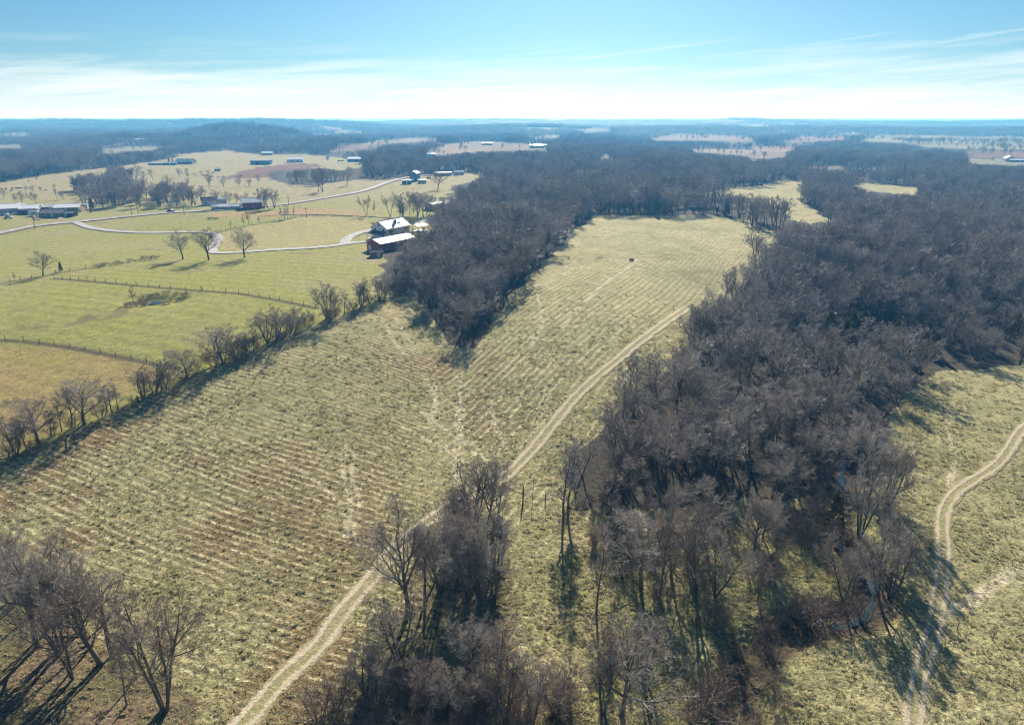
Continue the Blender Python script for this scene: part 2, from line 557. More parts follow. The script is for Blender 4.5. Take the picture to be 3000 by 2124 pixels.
def twig_mat(name, c, c2, spec=0.25, rough=0.6, warm=None):
    """bark that differs from tree to tree (object random) and along the twigs"""
    m, n, l, b = new_mat(name)
    oi = n.new('ShaderNodeObjectInfo')
    t = n.new('ShaderNodeTexCoord')
    z = n.new('ShaderNodeTexNoise')
    z.inputs['Scale'].default_value = 0.55
    l.new(t.outputs['Object'], z.inputs['Vector'])
    a = n.new('ShaderNodeMath')
    a.operation = 'MULTIPLY_ADD'
    a.inputs[1].default_value = 0.7
    l.new(oi.outputs['Random'], a.inputs[0])
    s2 = n.new('ShaderNodeMath')
    s2.operation = 'MULTIPLY_ADD'
    s2.inputs[1].default_value = 1.2
    s2.inputs[2].default_value = -0.45
    l.new(z.outputs['Fac'], s2.inputs[0])
    l.new(s2.outputs[0], a.inputs[2])
    r = n.new('ShaderNodeValToRGB')
    r.color_ramp.elements[0].color = (*c, 1)
    r.color_ramp.elements[1].color = (*c2, 1)
    if warm:
        for p_, c_ in ((0.40, warm), (0.72, c2), (0.88, [v * 0.85 for v in c2])):
            e = r.color_ramp.elements.new(p_)
            e.color = (*c_, 1)
        r.color_ramp.elements[-1].color = (0.27, 0.165, 0.115, 1)
    l.new(a.outputs[0], r.inputs[0])
    l.new(r.outputs[0], b.inputs['Base Color'])
    b.inputs['Roughness'].default_value = rough
    b.inputs['Specular IOR Level'].default_value = spec
    return m


M_BARK = twig_mat('bark', (0.075, 0.065, 0.058), (0.19, 0.165, 0.15))
M_TWIG = twig_mat('twigs', (0.112, 0.10, 0.085), (0.415, 0.375, 0.325), 0.3, 0.5, (0.255, 0.195, 0.150))
M_BUSH = twig_mat('bush_twigs', (0.16, 0.115, 0.09), (0.32, 0.24, 0.19))
M_CEDAR = twig_mat('cedar_needles', (0.085, 0.080, 0.028), (0.22, 0.185, 0.06))
M_SCRUB = twig_mat('dry_scrub', (0.12, 0.075, 0.05), (0.20, 0.13, 0.09))
M_POST = solid('weathered_post', (0.12, 0.10, 0.085), 0.9)
M_WIRE = solid('fence_wire', (0.22, 0.21, 0.20), 0.5, metal=0.6)
M_WHITE = solid('white_siding', (0.72, 0.73, 0.74), 0.6, 0.04)
M_ROOF_W = solid('white_metal_roof', (0.82, 0.82, 0.82), 0.32, 0.03, spec=0.6)
M_ROOF_G = solid('grey_metal_roof', (0.58, 0.60, 0.62), 0.35, 0.08, metal=0.1, spec=0.5)
M_ROOF_D = solid('dark_shingle_roof', (0.10, 0.10, 0.11), 0.85)
M_RED = solid('red_barn_paint', (0.34, 0.06, 0.045), 0.75)
M_TEAL = solid('blue_metal_wall', (0.12, 0.20, 0.25), 0.6)
M_GREYW = solid('grey_boards', (0.42, 0.42, 0.42), 0.8)
M_BROWNW = solid('brown_boards', (0.27, 0.21, 0.18), 0.8)
M_GLASS = solid('window_glass', (0.03, 0.035, 0.045), 0.15, spec=0.6)
M_DARK = solid('dark_trim', (0.04, 0.04, 0.045), 0.6)
M_CAR = solid('dark_blue_paint', (0.02, 0.035, 0.08), 0.3, spec=0.6)
M_CARW = solid('white_paint', (0.75, 0.75, 0.76), 0.35, spec=0.5)
M_TYRE = solid('tyre', (0.02, 0.02, 0.02), 0.9)
M_COW = solid('cow_hide', (0.025, 0.02, 0.018), 0.8)
M_MAST = solid('mast_steel', (0.25, 0.25, 0.26), 0.6)
M_FLAGR = solid('flag_red', (0.5, 0.04, 0.05), 0.8)
M_FLAGW = solid('flag_white', (0.8, 0.8, 0.8), 0.8, 0.02)
M_FLAGB = solid('flag_blue', (0.04, 0.06, 0.25), 0.8)


def ground_material():
    m, n, l, b = new_mat('ground_cover')
    at_ = n.new('ShaderNodeAttribute')
    at_.attribute_name = 'albedo'
    g = n.new('ShaderNodeNewGeometry')
    z1 = n.new('ShaderNodeTexNoise')
    z1.inputs['Scale'].default_value = 2.6
    z1.inputs['Detail'].default_value = 5
    z1.inputs['Roughness'].default_value = 0.7
    l.new(g.outputs['Position'], z1.inputs['Vector'])
    z2 = n.new('ShaderNodeTexNoise')
    z2.inputs['Scale'].default_value = 0.5
    z2.inputs['Detail'].default_value = 4
    z2.inputs['Roughness'].default_value = 0.65
    l.new(g.outputs['Position'], z2.inputs['Vector'])
    mr = n.new('ShaderNodeMapRange')
    mr.inputs['From Min'].default_value = 0.32
    mr.inputs['From Max'].default_value = 0.68
    mr.inputs['To Min'].default_value = 0.45
    mr.inputs['To Max'].default_value = 1.5
    l.new(z1.outputs['Fac'], mr.inputs['Value'])
    mr2 = n.new('ShaderNodeMapRange')
    mr2.inputs['From Min'].default_value = 0.3
    mr2.inputs['From Max'].default_value = 0.7
    mr2.inputs['To Min'].default_value = 0.75
    mr2.inputs['To Max'].default_value = 1.25
    l.new(z2.outputs['Fac'], mr2.inputs['Value'])
    mu = n.new('ShaderNodeMath')
    mu.operation = 'MULTIPLY'
    l.new(mr.outputs[0], mu.inputs[0])
    l.new(mr2.outputs[0], mu.inputs[1])
    def mth(op, x_, y_=None, clamp=False):
        k = n.new('ShaderNodeMath')
        k.operation = op
        k.use_clamp = clamp
        for i, v in enumerate((x_, y_)):
            if v is None:
                continue
            if isinstance(v, (int, float)):
                k.inputs[i].default_value = v
            else:
                l.new(v, k.inputs[i])
        return k.outputs[0]

    def attr(nm):
        k = n.new('ShaderNodeAttribute')
        k.attribute_name = nm
        return k.outputs['Fac']
    col = at_.outputs['Color']
    relief = z1.outputs['Fac']
    wig = mth('MULTIPLY', mth('SUBTRACT', z1.outputs['Fac'], 0.5), 4.2)
    for ph, am in (('phase_a', 'amp_a'), ('phase_b', 'amp_b')):
        sn = mth('SINE', mth('ADD', mth('MULTIPLY', attr(ph), 2 * math.pi), wig))
        cv = n.new('ShaderNodeCombineXYZ')
        l.new(mth('MULTIPLY', attr(ph), 1.0), cv.inputs[0])
        l.new(mth('MULTIPLY', attr('phase_b' if ph == 'phase_a' else 'phase_a'), 0.06), cv.inputs[1])
        zr = n.new('ShaderNodeTexNoise')
        zr.inputs['Scale'].default_value = 0.8
        zr.inputs['Detail'].default_value = 3
        l.new(cv.outputs[0], zr.inputs['Vector'])
        amp = mth('MULTIPLY', attr(am), mth('MULTIPLY', mth('SUBTRACT', zr.outputs['Fac'], 0.27), 3.6, True))
        crest = mth('MULTIPLY', mth('MULTIPLY', mth('SUBTRACT', sn, 0.35), 2.2, True), mth('MULTIPLY', amp, 0.9))
        trough = mth('MULTIPLY', mth('MULTIPLY', mth('SUBTRACT', -0.05, sn), 1.5, True) if False else mth('MULTIPLY', mth('MULTIPLY', mth('ADD', sn, 0.1), -1.6), 1.0, True), mth('MULTIPLY', amp, 0.5))
        for fac, c in ((trough, (0.17, 0.135, 0.062, 1)), (crest, (0.54, 0.485, 0.285, 1))):
            mx = n.new('ShaderNodeMix')
            mx.data_type = 'RGBA'
            l.new(fac, mx.inputs[0])
            l.new(col, mx.inputs[6])
            mx.inputs[7].default_value = c
            col = mx.outputs[2]
        relief = mth('ADD', relief, mth('MULTIPLY', mth('MULTIPLY', sn, amp), 0.10))
    vm = n.new('ShaderNodeVectorMath')
    vm.operation = 'SCALE'
    l.new(col, vm.inputs[0])
    l.new(mu.outputs[0], vm.inputs['Scale'])
    l.new(vm.outputs[0], b.inputs['Base Color'])
    b.inputs['Roughness'].default_value = 0.95
    b.inputs['Specular IOR Level'].default_value = 0.05
    tu = n.new('ShaderNodeAttribute')
    tu.attribute_name = 'tufts'
    bp = n.new('ShaderNodeBump')
    bp.inputs['Distance'].default_value = 0.35
    l.new(tu.outputs['Fac'], bp.inputs['Strength'])
    l.new(relief, bp.inputs['Height'])
    l.new(bp.outputs[0], b.inputs['Normal'])
    return m


# ------------------------------------------------------------------ ground sheet
def row_phase(x, y, n_big):
    """phase of the two sets of mower rows on the hay field, and where the left hand set lies"""
    a1, a2 = at_many([(330, 1180), (900, 1400)])[:, :2]
    d1 = (a2 - a1) / np.hypot(*(a2 - a1))
    s1 = -(x - a1[0]) * d1[1] + (y - a1[1]) * d1[0]
    b1, b2 = at_many([(1300, 1180), (1900, 740)])[:, :2]
    d2 = (b2 - b1) / np.hypot(*(b2 - b1))
    s2 = -(x - b1[0]) * d2[1] + (y - b1[1]) * d2[0]
    wob = 1.2 * vnoise(x / 24, y / 24, 31) + 0.25 * vnoise(x / 5, y / 5, 32)
    mleft = 1 - sstep(x + 0.12 * (y - 120) + 4 * n_big, -24, -4)
    t1 = (x - a1[0]) * d1[0] + (y - a1[1]) * d1[1]
    s1 = s1 + 0.0030 * np.minimum(t1 - 25, 0) ** 2 - 0.0016 * np.maximum(t1 - 25, 0) ** 2
    return (s1 + 0.8 * wob) / 1.45, (s2 + 0.8 * wob) / 1.9, mleft


def lerp3(c, target, w):
    return c + (np.asarray(target) - c) * w[:, None]


def build_ground():
    fine = np.linspace(-R(50), R(50), 830)
    rest = np.linspace(R(50), 2 * math.pi - R(50), 60)[1:-1]
    azs = np.concatenate([fine, rest])
    dep = np.linspace(R(62), R(3.0), 860)
    rad = CAM_H / np.tan(dep)
    far = np.geomspace(rad[-1] * 1.012, 70000, 150)
    rad = np.concatenate([[2.0, 12.0, 22.0], rad, far])
    A, Rr = np.meshgrid(azs, rad)
    nr, na = A.shape
    x, y = (Rr * np.sin(A)).ravel(), (Rr * np.cos(A)).ravel()
    r = Rr.ravel()
    z = hz(x, y)
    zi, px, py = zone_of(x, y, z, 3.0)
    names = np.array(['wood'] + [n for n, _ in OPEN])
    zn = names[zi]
    behind = y < 20
    zn = np.where(behind, 'hay', zn)
    n_big = fbm(x / 45, y / 45, 21, 3)
    n_mid = fbm(x / 11, y / 11, 22, 3)
    n_sm = fbm(x / 2.6, y / 2.6, 23, 2)
    n_tuft = vnoise(x / 0.75, y / 0.75, 24) * 0.6 + vnoise(x / 0.36, y / 0.36, 25) * 0.4
    N = len(x)
    C = np.zeros((N, 3))
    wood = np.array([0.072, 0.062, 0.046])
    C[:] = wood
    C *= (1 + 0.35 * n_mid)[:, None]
    hay = (zn == 'hay') | (zn == 'hay_right') | (zn == 'far_hay')
    straw = np.array([0.435, 0.395, 0.205])
    green = np.array([0.235, 0.225, 0.100])
    w = np.clip(0.48 + 0.40 * n_mid + 0.35 * n_sm + 0.2 * n_big + 0.2 * sstep(y, 150, 300), 0, 1)
    ch = lerp3(np.tile(green, (N, 1)), straw, w)
    # rust coloured broomsedge patches on the lower left half of the hay field
    rust = np.clip(sstep(n_mid * 0.75 + n_big * 0.5 + 0.2 * n_sm, 0.05, 0.5), 0, 1) * (zn == 'hay') * (1 - sstep(y, 190, 260)) * (1 - sstep(x, -14, 8))
    for qx, qy, qr in ((1150, 1080, 11), (1130, 1300, 10), (1060, 1400, 9), (860, 1500, 12), (700, 1600, 10), (860, 1620, 9)):
        c = at(qx, qy)
        rust = np.maximum(rust, (zn == 'hay') * np.exp(-(np.hypot(x - c.x, (y - c.y) * 0.8) / qr) ** 2) * np.clip(0.55 + 0.9 * n_mid + 0.5 * n_sm, 0, 1))
    ch = lerp3(ch, (0.205, 0.125, 0.062), 0.8 * rust)
    # mown rows: left part and right part run in different directions
    ph1, ph2, mleft = row_phase(x, y, n_big)
    rowamp = (zn == 'hay') * np.clip(0.80 + 0.7 * n_mid + 0.5 * n_big + 0.2 * n_sm, 0.25, 1) * (1 - 0.72 * sstep(y, 150, 300))
    rowamp = rowamp * ~inpoly(px, py, [(-600, 1640), (0, 1690), (180, 1790), (330, 1900), (600, 2040), (620, 2400), (-600, 2400)])
    C[hay] = ch[hay]
    # meadow: winter green near, dry tan beyond
    me = zn == 'meadow'
    g2 = np.array([0.268, 0.265, 0.070])
    t2 = np.array([0.315, 0.275, 0.150])
    far_t = sstep(y, 395, 520)
    wt = np.clip(0.16 + 0.5 * n_big + 0.25 * n_mid + 0.75 * far_t, 0, 1)
    cm = lerp3(np.tile(g2, (N, 1)), t2, wt)
    cm = lerp3(cm, (0.19, 0.15, 0.085), 0.75 * sstep(n_mid + 0.4 * n_sm - 0.3 * n_big, 0.48, 0.8))
    low = inpoly(px, py, [(-400, 1010), (0, 1000), (160, 1015), (340, 1048), (515, 1082), (300, 1180), (0, 1330), (-400, 1500)])
    cm = lerp3(cm, (0.33, 0.235, 0.105), np.clip(0.55 + 0.6 * n_big + 0.3 * n_mid, 0, 1) * low)
    dry = inpoly(px, py, [(640, 690), (700, 668), (880, 636), (1060, 640), (1110, 660), (1050, 690), (990, 712), (900, 724), (700, 736), (650, 735)])
    cm = lerp3(cm, (0.35, 0.30, 0.135), 0.75 * dry)
    ora = inpoly(px, py, [(600, 628), (760, 618), (960, 610), (1080, 622), (1060, 632), (880, 630), (760, 640), (640, 634)])
    cm = lerp3(cm, (0.38, 0.25, 0.13), np.clip(0.6 + 0.5 * n_mid, 0, 1) * ora)
    cm *= (1 + 0.06 * np.sin((y + 0.35 * x + 2 * vnoise(x / 60, y / 60, 44)) * 2 * math.pi / 6.0))[:, None]
    C[me] = cm[me]
    q = np.hypot((x - POND_C.x) / 15.0, (y - POND_C.y) / 11.0)
    cm = lerp3(cm, (0.185, 0.095, 0.055), 1 - sstep(q + 0.2 * n_mid, 0.85, 1.1))
    hp = inpoly(px, py, [(283, 786), (300, 773), (350, 764), (420, 756), (462, 752), (468, 760), (420, 772), (350, 783)])
    cm = lerp3(cm, (0.19, 0.10, 0.06), 0.95 * hp)
    sc = inpoly(px, py, SCRUB)
    C[sc] = (np.array([0.17, 0.095, 0.065]) * (1 + 0.4 * n_mid)[:, None])[sc]
    ro = zn == 'rough'
    wr = np.clip(0.5 + 0.9 * n_mid + 0.4 * n_sm, 0, 1)
    cr = lerp3(np.tile(np.array([0.23, 0.235, 0.085]), (N, 1)), (0.44, 0.36, 0.215), wr)
    cr = lerp3(cr, (0.13, 0.085, 0.05), sstep(n_mid - 0.3 * n_big, 0.3, 0.7) * 0.7)
    C[ro] = cr[ro]
    for nm, c in (('tan', (0.20, 0.155, 0.105)), ('pale', (0.205, 0.195, 0.115)), ('pink', (0.185, 0.11, 0.085))):
        k = zn == nm
        C[k] = (np.array(c) * (1 + 0.3 * n_big + 0.35 * fbm(x / 130, y / 130, 141, 2))[:, None])[k]
    # leaf litter under the two foreground groves
    for poly in ([(1290, 1500), (1490, 1530), (1510, 1760), (1500, 1960), (1560, 2000), (1700, 2040), (1900, 2400), (850, 2400), (980, 2050), (1100, 1880), (1180, 1700)],
                 [(-600, 1640), (0, 1700), (180, 1800), (330, 1930), (560, 2060), (560, 2400), (-600, 2400)]):
        k = inpoly(px, py, poly)
        C[k] = (lerp3(np.tile(np.array([0.15, 0.15, 0.06]), (N, 1)), (0.225, 0.165, 0.105), np.clip(0.55 + 1.0 * n_mid + 0.5 * n_sm, 0, 1)))[k]
    # pale worn animal paths
    for ln, wd in (([(1345, 1155), (1341, 1231), (1346, 1280), (1331, 1414)], 0.4), ([(1362, 1155), (1353, 1256), (1350, 1300)], 0.35), ([(1437, 1174), (1446, 1241), (1475, 1280), (1482, 1318)], 0.4),
                   ([(1255, 1112), (1269, 1164), (1274, 1207)], 0.4), ([(1180, 1250), (1290, 1310), (1390, 1370), (1445, 1395)], 0.4), ([(1210, 1190), (1320, 1270), (1420, 1350)], 0.35),
                   ([(700, 1290), (820, 1340), (940, 1420), (1000, 1480)], 0.35), ([(1040, 1330), (1030, 1390), (1052, 1470), (1040, 1570)], 0.42), ([(1010, 1310), (1004, 1390), (1026, 1470), (1016, 1570)], 0.42),
                   ([(1270, 1110), (1275, 1180), (1255, 1240)], 0.45), ([(1350, 1100), (1345, 1210), (1335, 1330), (1330, 1420)], 0.5), ([(1440, 1180), (1455, 1240), (1490, 1320)], 0.35),
                   ([(1590, 1130), (1600, 1190), (1560, 1250)], 0.4), ([(1380, 1290), (1430, 1370), (1450, 1400)], 0.4),
                   ([(1650, 960), (1700, 900), (1760, 840), (1870, 760)], 0.5), ([(1570, 860), (1590, 930), (1560, 1010)], 0.5), ([(1130, 950), (1160, 1010), (1200, 1050)], 0.4),
                   ([(1160, 930), (1190, 985), (1230, 1020)], 0.4), ([(2780, 1420), (2790, 1340), (2775, 1200)], 0.4), ([(2740, 1800), (2860, 1750), (3000, 1640)], 0.8)):
        L = smooth_line(at_many(ln), 1.0)
        dd = pdist(x + 0.5 * n_mid, y, L, 4.0)
        k = np.isfinite(dd)
        wv = np.zeros(N)
        wv[k] = (1 - sstep(dd[k], wd * 0.5, wd * 1.8)) * np.clip(0.7 + 0.5 * n_sm[k], 0, 1)
        C = lerp3(C, (0.58, 0.51, 0.35), wv)
    dd = np.minimum(pdist(x + 0.4 * n_sm, y, TRACK_L, 4.0), pdist(x + 0.4 * n_sm, y, RTRACK_L, 4.0) + 0.35)
    k = np.isfinite(dd)
    wv = np.zeros(N)
    wv[k] = (1 - sstep(dd[k], 1.0, 2.0)) * np.clip(0.7 + 0.5 * n_sm[k], 0, 1)
    C = lerp3(C, (0.46, 0.39, 0.245), wv * 0.6)
    # damp dark soil in the gully
    dc = pdist(x, y, CREEK_L, 9.0)
    k = np.isfinite(dc)
    wv = np.zeros(N)
    wv[k] = 1 - sstep(dc[k], 1.5, 4.5)
    C = lerp3(C, (0.075, 0.055, 0.04), wv * 0.9)
    # weeds along fences, road verges
    for fl in FENCE_W.values():
        dd = pdist(x, y, fl, 4.0)
        k = np.isfinite(dd)
        wv = np.zeros(N)
        wv[k] = 1 - sstep(dd[k], 0.5, 1.6)
        C = lerp3(C, (0.10, 0.085, 0.05), wv * 0.9)
    dd = pdist(x, y, ROAD_L, 12.0)
    k = np.isfinite(dd)
    wv = np.zeros(N)
    wv[k] = 1 - sstep(dd[k], 3.5, 7.5)
    C = lerp3(C, (0.20, 0.15, 0.085), wv * 0.7)
    C = np.clip(C, 0.01, 0.6)
    # tufts: real relief on the hay and rough ground
    dtr = np.minimum(pdist(x, y, TRACK_L, 6.0), pdist(x, y, RTRACK_L, 6.0))
    damp = np.where(np.isfinite(dtr), sstep(np.where(np.isfinite(dtr), dtr, 9), 1.3, 2.6), 1.0)
    for L, wdt in ((ROAD_L, 9), (LANE_L, 7), (DRIVE_L, 7), (BACK_L, 7)):
        d2_ = pdist(x, y, L, 12.0)
        damp *= np.where(np.isfinite(d2_), sstep(np.where(np.isfinite(d2_), d2_, 9), wdt * 0.4, wdt), 1.0)
    tuft_amp = np.where(hay, 1.0, np.where(ro, 1.15, np.where(me, 0.18, np.where(zn == 'wood', 0.5, 0.2))))
    res = np.clip(1.3 - r / 330, 0.0, 1)
    z = z + damp * tuft_amp * res * (0.16 * n_tuft + 0.10 * n_sm)
    fi = np.arange(nr - 1)[:, None] * na
    j = np.arange(na)[None, :]
    jn = (j + 1) % na
    q = np.stack([fi + j, fi + jn, fi + na + jn, fi + na + j], -1).reshape(-1, 4)
    q = q[:, ::-1]
    cap = np.arange(na)[::-1][None, :]
    V = np.stack([x, y, z], 1)
    me_ = np_mesh('ground', V, [q.astype(np.int32)], [ground_material()])
    a = me_.attributes.new('albedo', 'FLOAT_COLOR', 'POINT')
    a.data.foreach_set('color', np.concatenate([C, np.ones((N, 1))], 1).astype(np.float32).ravel())
    for nm, arr in (('phase_a', ph1), ('phase_b', ph2), ('amp_a', rowamp * damp * mleft), ('amp_b', rowamp * damp * (1 - mleft))):
        a = me_.attributes.new(nm, 'FLOAT', 'POINT')
        a.data.foreach_set('value', np.asarray(arr, np.float32))
    a = me_.attributes.new('tufts', 'FLOAT', 'POINT')
    a.data.foreach_set('value', (np.clip(tuft_amp, 0.25, 1) * 0.9).astype(np.float32))
    return link('ground', me_, kind='structure')


ground = build_ground()


# ------------------------------------------------------------------ roads, tracks, water
def ribbon(name, line, width, mat, lift=0.04, rough=0.0, offset=0.0, zfun=None, taper=False, **props):
    L = np.asarray(line)
    t = np.gradient(L, axis=0)
    t /= np.maximum(np.hypot(t[:, 0], t[:, 1]), 1e-6)[:, None]
    nrm = np.stack([-t[:, 1], t[:, 0]], 1)
    n = len(L)
    k = 7 if rough > 0.2 else 5
    offs = np.linspace(-0.5, 0.5, k)
    ws = width * (1 + rough * vnoise(np.arange(n) * 0.2, np.zeros(n), 61))
    V, F = [], []
    rows = []
    for j in range(k):
        o = offs[j] * ws + offset
        if rough and j in (0, k - 1):
            o = o + width * rough * 0.7 * vnoise(np.arange(n) * 0.5 + 40 * j, np.ones(n), 62)
        p = L + nrm * np.asarray(o).reshape(-1, 1)
        zz = (hz(p[:, 0], p[:, 1]) if zfun is None else zfun(p[:, 0], p[:, 1])) + lift + 0.0006 * np.hypot(p[:, 0], p[:, 1]) - (0.03 if j in (0, k - 1) else 0)
        rows.append(np.column_stack([p, zz]))
    V = np.stack(rows, 1).reshape(-1, 3)
    i = np.arange(n - 1)[:, None] * k
    j = np.arange(k - 1)[None, :]
    q = np.stack([i + j, i + k + j, i + k + j + 1, i + j + 1], -1).reshape(-1, 4)
    q = q[:, ::-1]
    if rough > 0.2:      # grass breaks into the worn soil, most at its edges
        c = V[q].mean(1)
        edge = np.abs(np.tile(np.arange(k - 1), n - 1) - (k - 2) / 2) / ((k - 2) / 2)
        q = q[fbm(c[:, 0] / 0.9, c[:, 1] / 0.9, 63, 3) + 0.62 > 0.75 * edge - 0.15]
    return V, q


def ribbons(name, parts, mat, **props):
    V, Q, n = [], [], 0
    for v, q in parts:
        V.append(v)
        Q.append(q + n)
        n += len(v)
    return link(name, np_mesh(name, np.vstack(V), [np.vstack(Q)], [mat]), **props)


M_RUT = solid('worn_track_soil', (0.50, 0.42, 0.295), 0.95, 0.16, 1.8, bump=0.6)
M_ROAD = solid('pale_gravel_road', (0.34, 0.33, 0.32), 0.9, 0.2, 0.35)
M_LANE = solid('gravel_lane', (0.38, 0.37, 0.36), 0.9, 0.2, 0.4)
M_REDDIRT = solid('reddish_dirt', (0.30, 0.20, 0.13), 0.95, 0.15, 0.4)


def track_material(name, soil, keep):
    m, n, l, bs = new_mat(name)
    ac = n.new('ShaderNodeAttribute')
    ac.attribute_name = 'across'
    g = n.new('ShaderNodeNewGeometry')

    def noise(sc, det):
        z = n.new('ShaderNodeTexNoise')
        z.inputs['Scale'].default_value = sc
        z.inputs['Detail'].default_value = det
        z.inputs['Roughness'].default_value = 0.7
        l.new(g.outputs['Position'], z.inputs['Vector'])
        return z.outputs['Fac']

    def mth(op, x_, y_, clamp=False):
        k = n.new('ShaderNodeMath')
        k.operation = op
        k.use_clamp = clamp
        for i, v in enumerate((x_, y_)):
            if isinstance(v, (int, float)):
                k.inputs[i].default_value = v
            else:
                l.new(v, k.inputs[i])
        return k.outputs[0]
    d = mth('ABSOLUTE', mth('SUBTRACT', mth('ABSOLUTE', ac.outputs['Fac'], 0.0), 0.55), 0.0)
    nz_ = mth('ADD', mth('MULTIPLY', noise(3.0, 5), 0.55), mth('MULTIPLY', noise(0.35, 3), 0.5))
    mask = mth('MULTIPLY', mth('SUBTRACT', mth('ADD', mth('MULTIPLY', mth('SUBTRACT', nz_, 0.52), 1.1), 0.31), d), 6.0, True)
    mask = mth('MULTIPLY', mask, keep)
    mx = n.new('ShaderNodeMix')
    mx.data_type = 'RGBA'
    l.new(mask, mx.inputs[0])
    gr = n.new('ShaderNodeValToRGB')
    gr.color_ramp.elements[0].color = (0.21, 0.205, 0.085, 1)
    gr.color_ramp.elements[0].position = 0.35
    gr.color_ramp.elements[1].color = (0.42, 0.37, 0.21, 1)
    gr.color_ramp.elements[1].position = 0.65
    l.new(noise(1.9, 5), gr.inputs[0])
    so = n.new('ShaderNodeValToRGB')
    so.color_ramp.elements[0].color = (*[v * 0.72 for v in soil], 1)
    so.color_ramp.elements[0].position = 0.3
    so.color_ramp.elements[1].color = (*[v * 1.15 for v in soil], 1)
    so.color_ramp.elements[1].position = 0.7
    l.new(noise(2.2, 6), so.inputs[0])
    l.new(gr.outputs[0], mx.inputs[6])
    l.new(so.outputs[0], mx.inputs[7])
    l.new(mx.outputs[2], bs.inputs['Base Color'])
    bs.inputs['Roughness'].default_value = 0.95
    bs.inputs['Specular IOR Level'].default_value = 0.05
    bp = n.new('ShaderNodeBump')
    bp.inputs['Distance'].default_value = 0.3
    bp.inputs['Strength'].default_value = 0.6
    l.new(mth('SUBTRACT', noise(2.6, 5), mth('MULTIPLY', mask, 0.5)), bp.inputs['Height'])
    l.new(bp.outputs[0], bs.inputs['Normal'])
    return m


def track(name, line, width, mat):
    V, q = ribbon('', line, width, None, 0.03, 0.12)
    o = link(name, np_mesh(name, V, [q], [mat]), kind='structure')
    a = o.data.attributes.new('across', 'FLOAT', 'POINT')
    a.data.foreach_set('value', np.tile(np.linspace(-1, 1, 5), len(line)).astype(np.float32))


track('dirt_track', TRACK_L, 3.1, track_material('worn_track', (0.57, 0.485, 0.345), 1.0))
track('wheel_track', RTRACK_L, 2.4, track_material('faint_track', (0.52, 0.44, 0.31), 0.95))
ribbons('road', [ribbon('', ROAD_L, 5.6, None, 0.12, 0.05)], M_ROAD, kind='structure')
ribbons('farm_lane', [ribbon('', LANE_L, 4.2, None, 0.09, 0.06), ], M_LANE, kind='structure')
ribbons('driveway', [ribbon('', DRIVE_L, 4.6, None, 0.14, 0.06), ribbon('', BACK_L, 4.5, None, 0.1, 0.08)], M_LANE, kind='structure')
ribbons('dirt_path', [ribbon('', smooth_line(at_many([(165, 655), (178, 645), (172, 638), (150, 632), (108, 636), (112, 646)]), 4), 3.0, None, 0.1, 0.2),
                      ribbon('', smooth_line(at_many([(760, 634), (860, 629), (960, 630), (1060, 634), (1150, 640)]), 5), 2.6, None, 0.1, 0.25)], M_REDDIRT, kind='structure')


def water_mat():
    m, n, l, b = new_mat('creek_water')
    b.inputs['Base Color'].default_value = (0.03, 0.06, 0.075, 1)
    b.inputs['Roughness'].default_value = 0.22
    b.inputs['Specular IOR Level'].default_value = 0.4
    z = n.new('ShaderNodeTexNoise')
    z.inputs['Scale'].default_value = 2.5
    g = n.new('ShaderNodeNewGeometry')
    l.new(g.outputs['Position'], z.inputs['Vector'])
    bp = n.new('ShaderNodeBump')
    bp.inputs['Strength'].default_value = 0.25
    bp.inputs['Distance'].default_value = 0.05
    l.new(z.outputs['Fac'], bp.inputs['Height'])
    l.new(bp.outputs[0], b.inputs['Normal'])
    return m


M_WATER = water_mat()
ncl = int(len(CREEK_L) * 0.70)
ribbons('creek_water', [ribbon('', CREEK_L[:ncl], 1.1, None, 0.06, 0.3)], M_WATER, kind='structure')
th = np.linspace(0, 2 * math.pi, 40, endpoint=False)
pr = 1 + 0.18 * np.sin(3 * th + 1) + 0.1 * np.sin(5 * th)
pv = np.stack([POND_C.x + 1.9 * pr * np.cos(th), POND_C.y + 2.1 * pr * np.sin(th), np.full(40, ground_z(POND_C.x, POND_C.y) + 0.2)], 1)
pv = np.vstack([pv, [POND_C.x, POND_C.y, pv[0, 2]]])
link('pond_water', np_mesh('pond_water', pv, [np.array([[40, i, (i + 1) % 40] for i in range(40)])], [M_WATER]), kind='structure')


# ------------------------------------------------------------------ tree generator
def norm(v):
    return v / np.maximum(np.linalg.norm(v, axis=-1, keepdims=True), 1e-9)


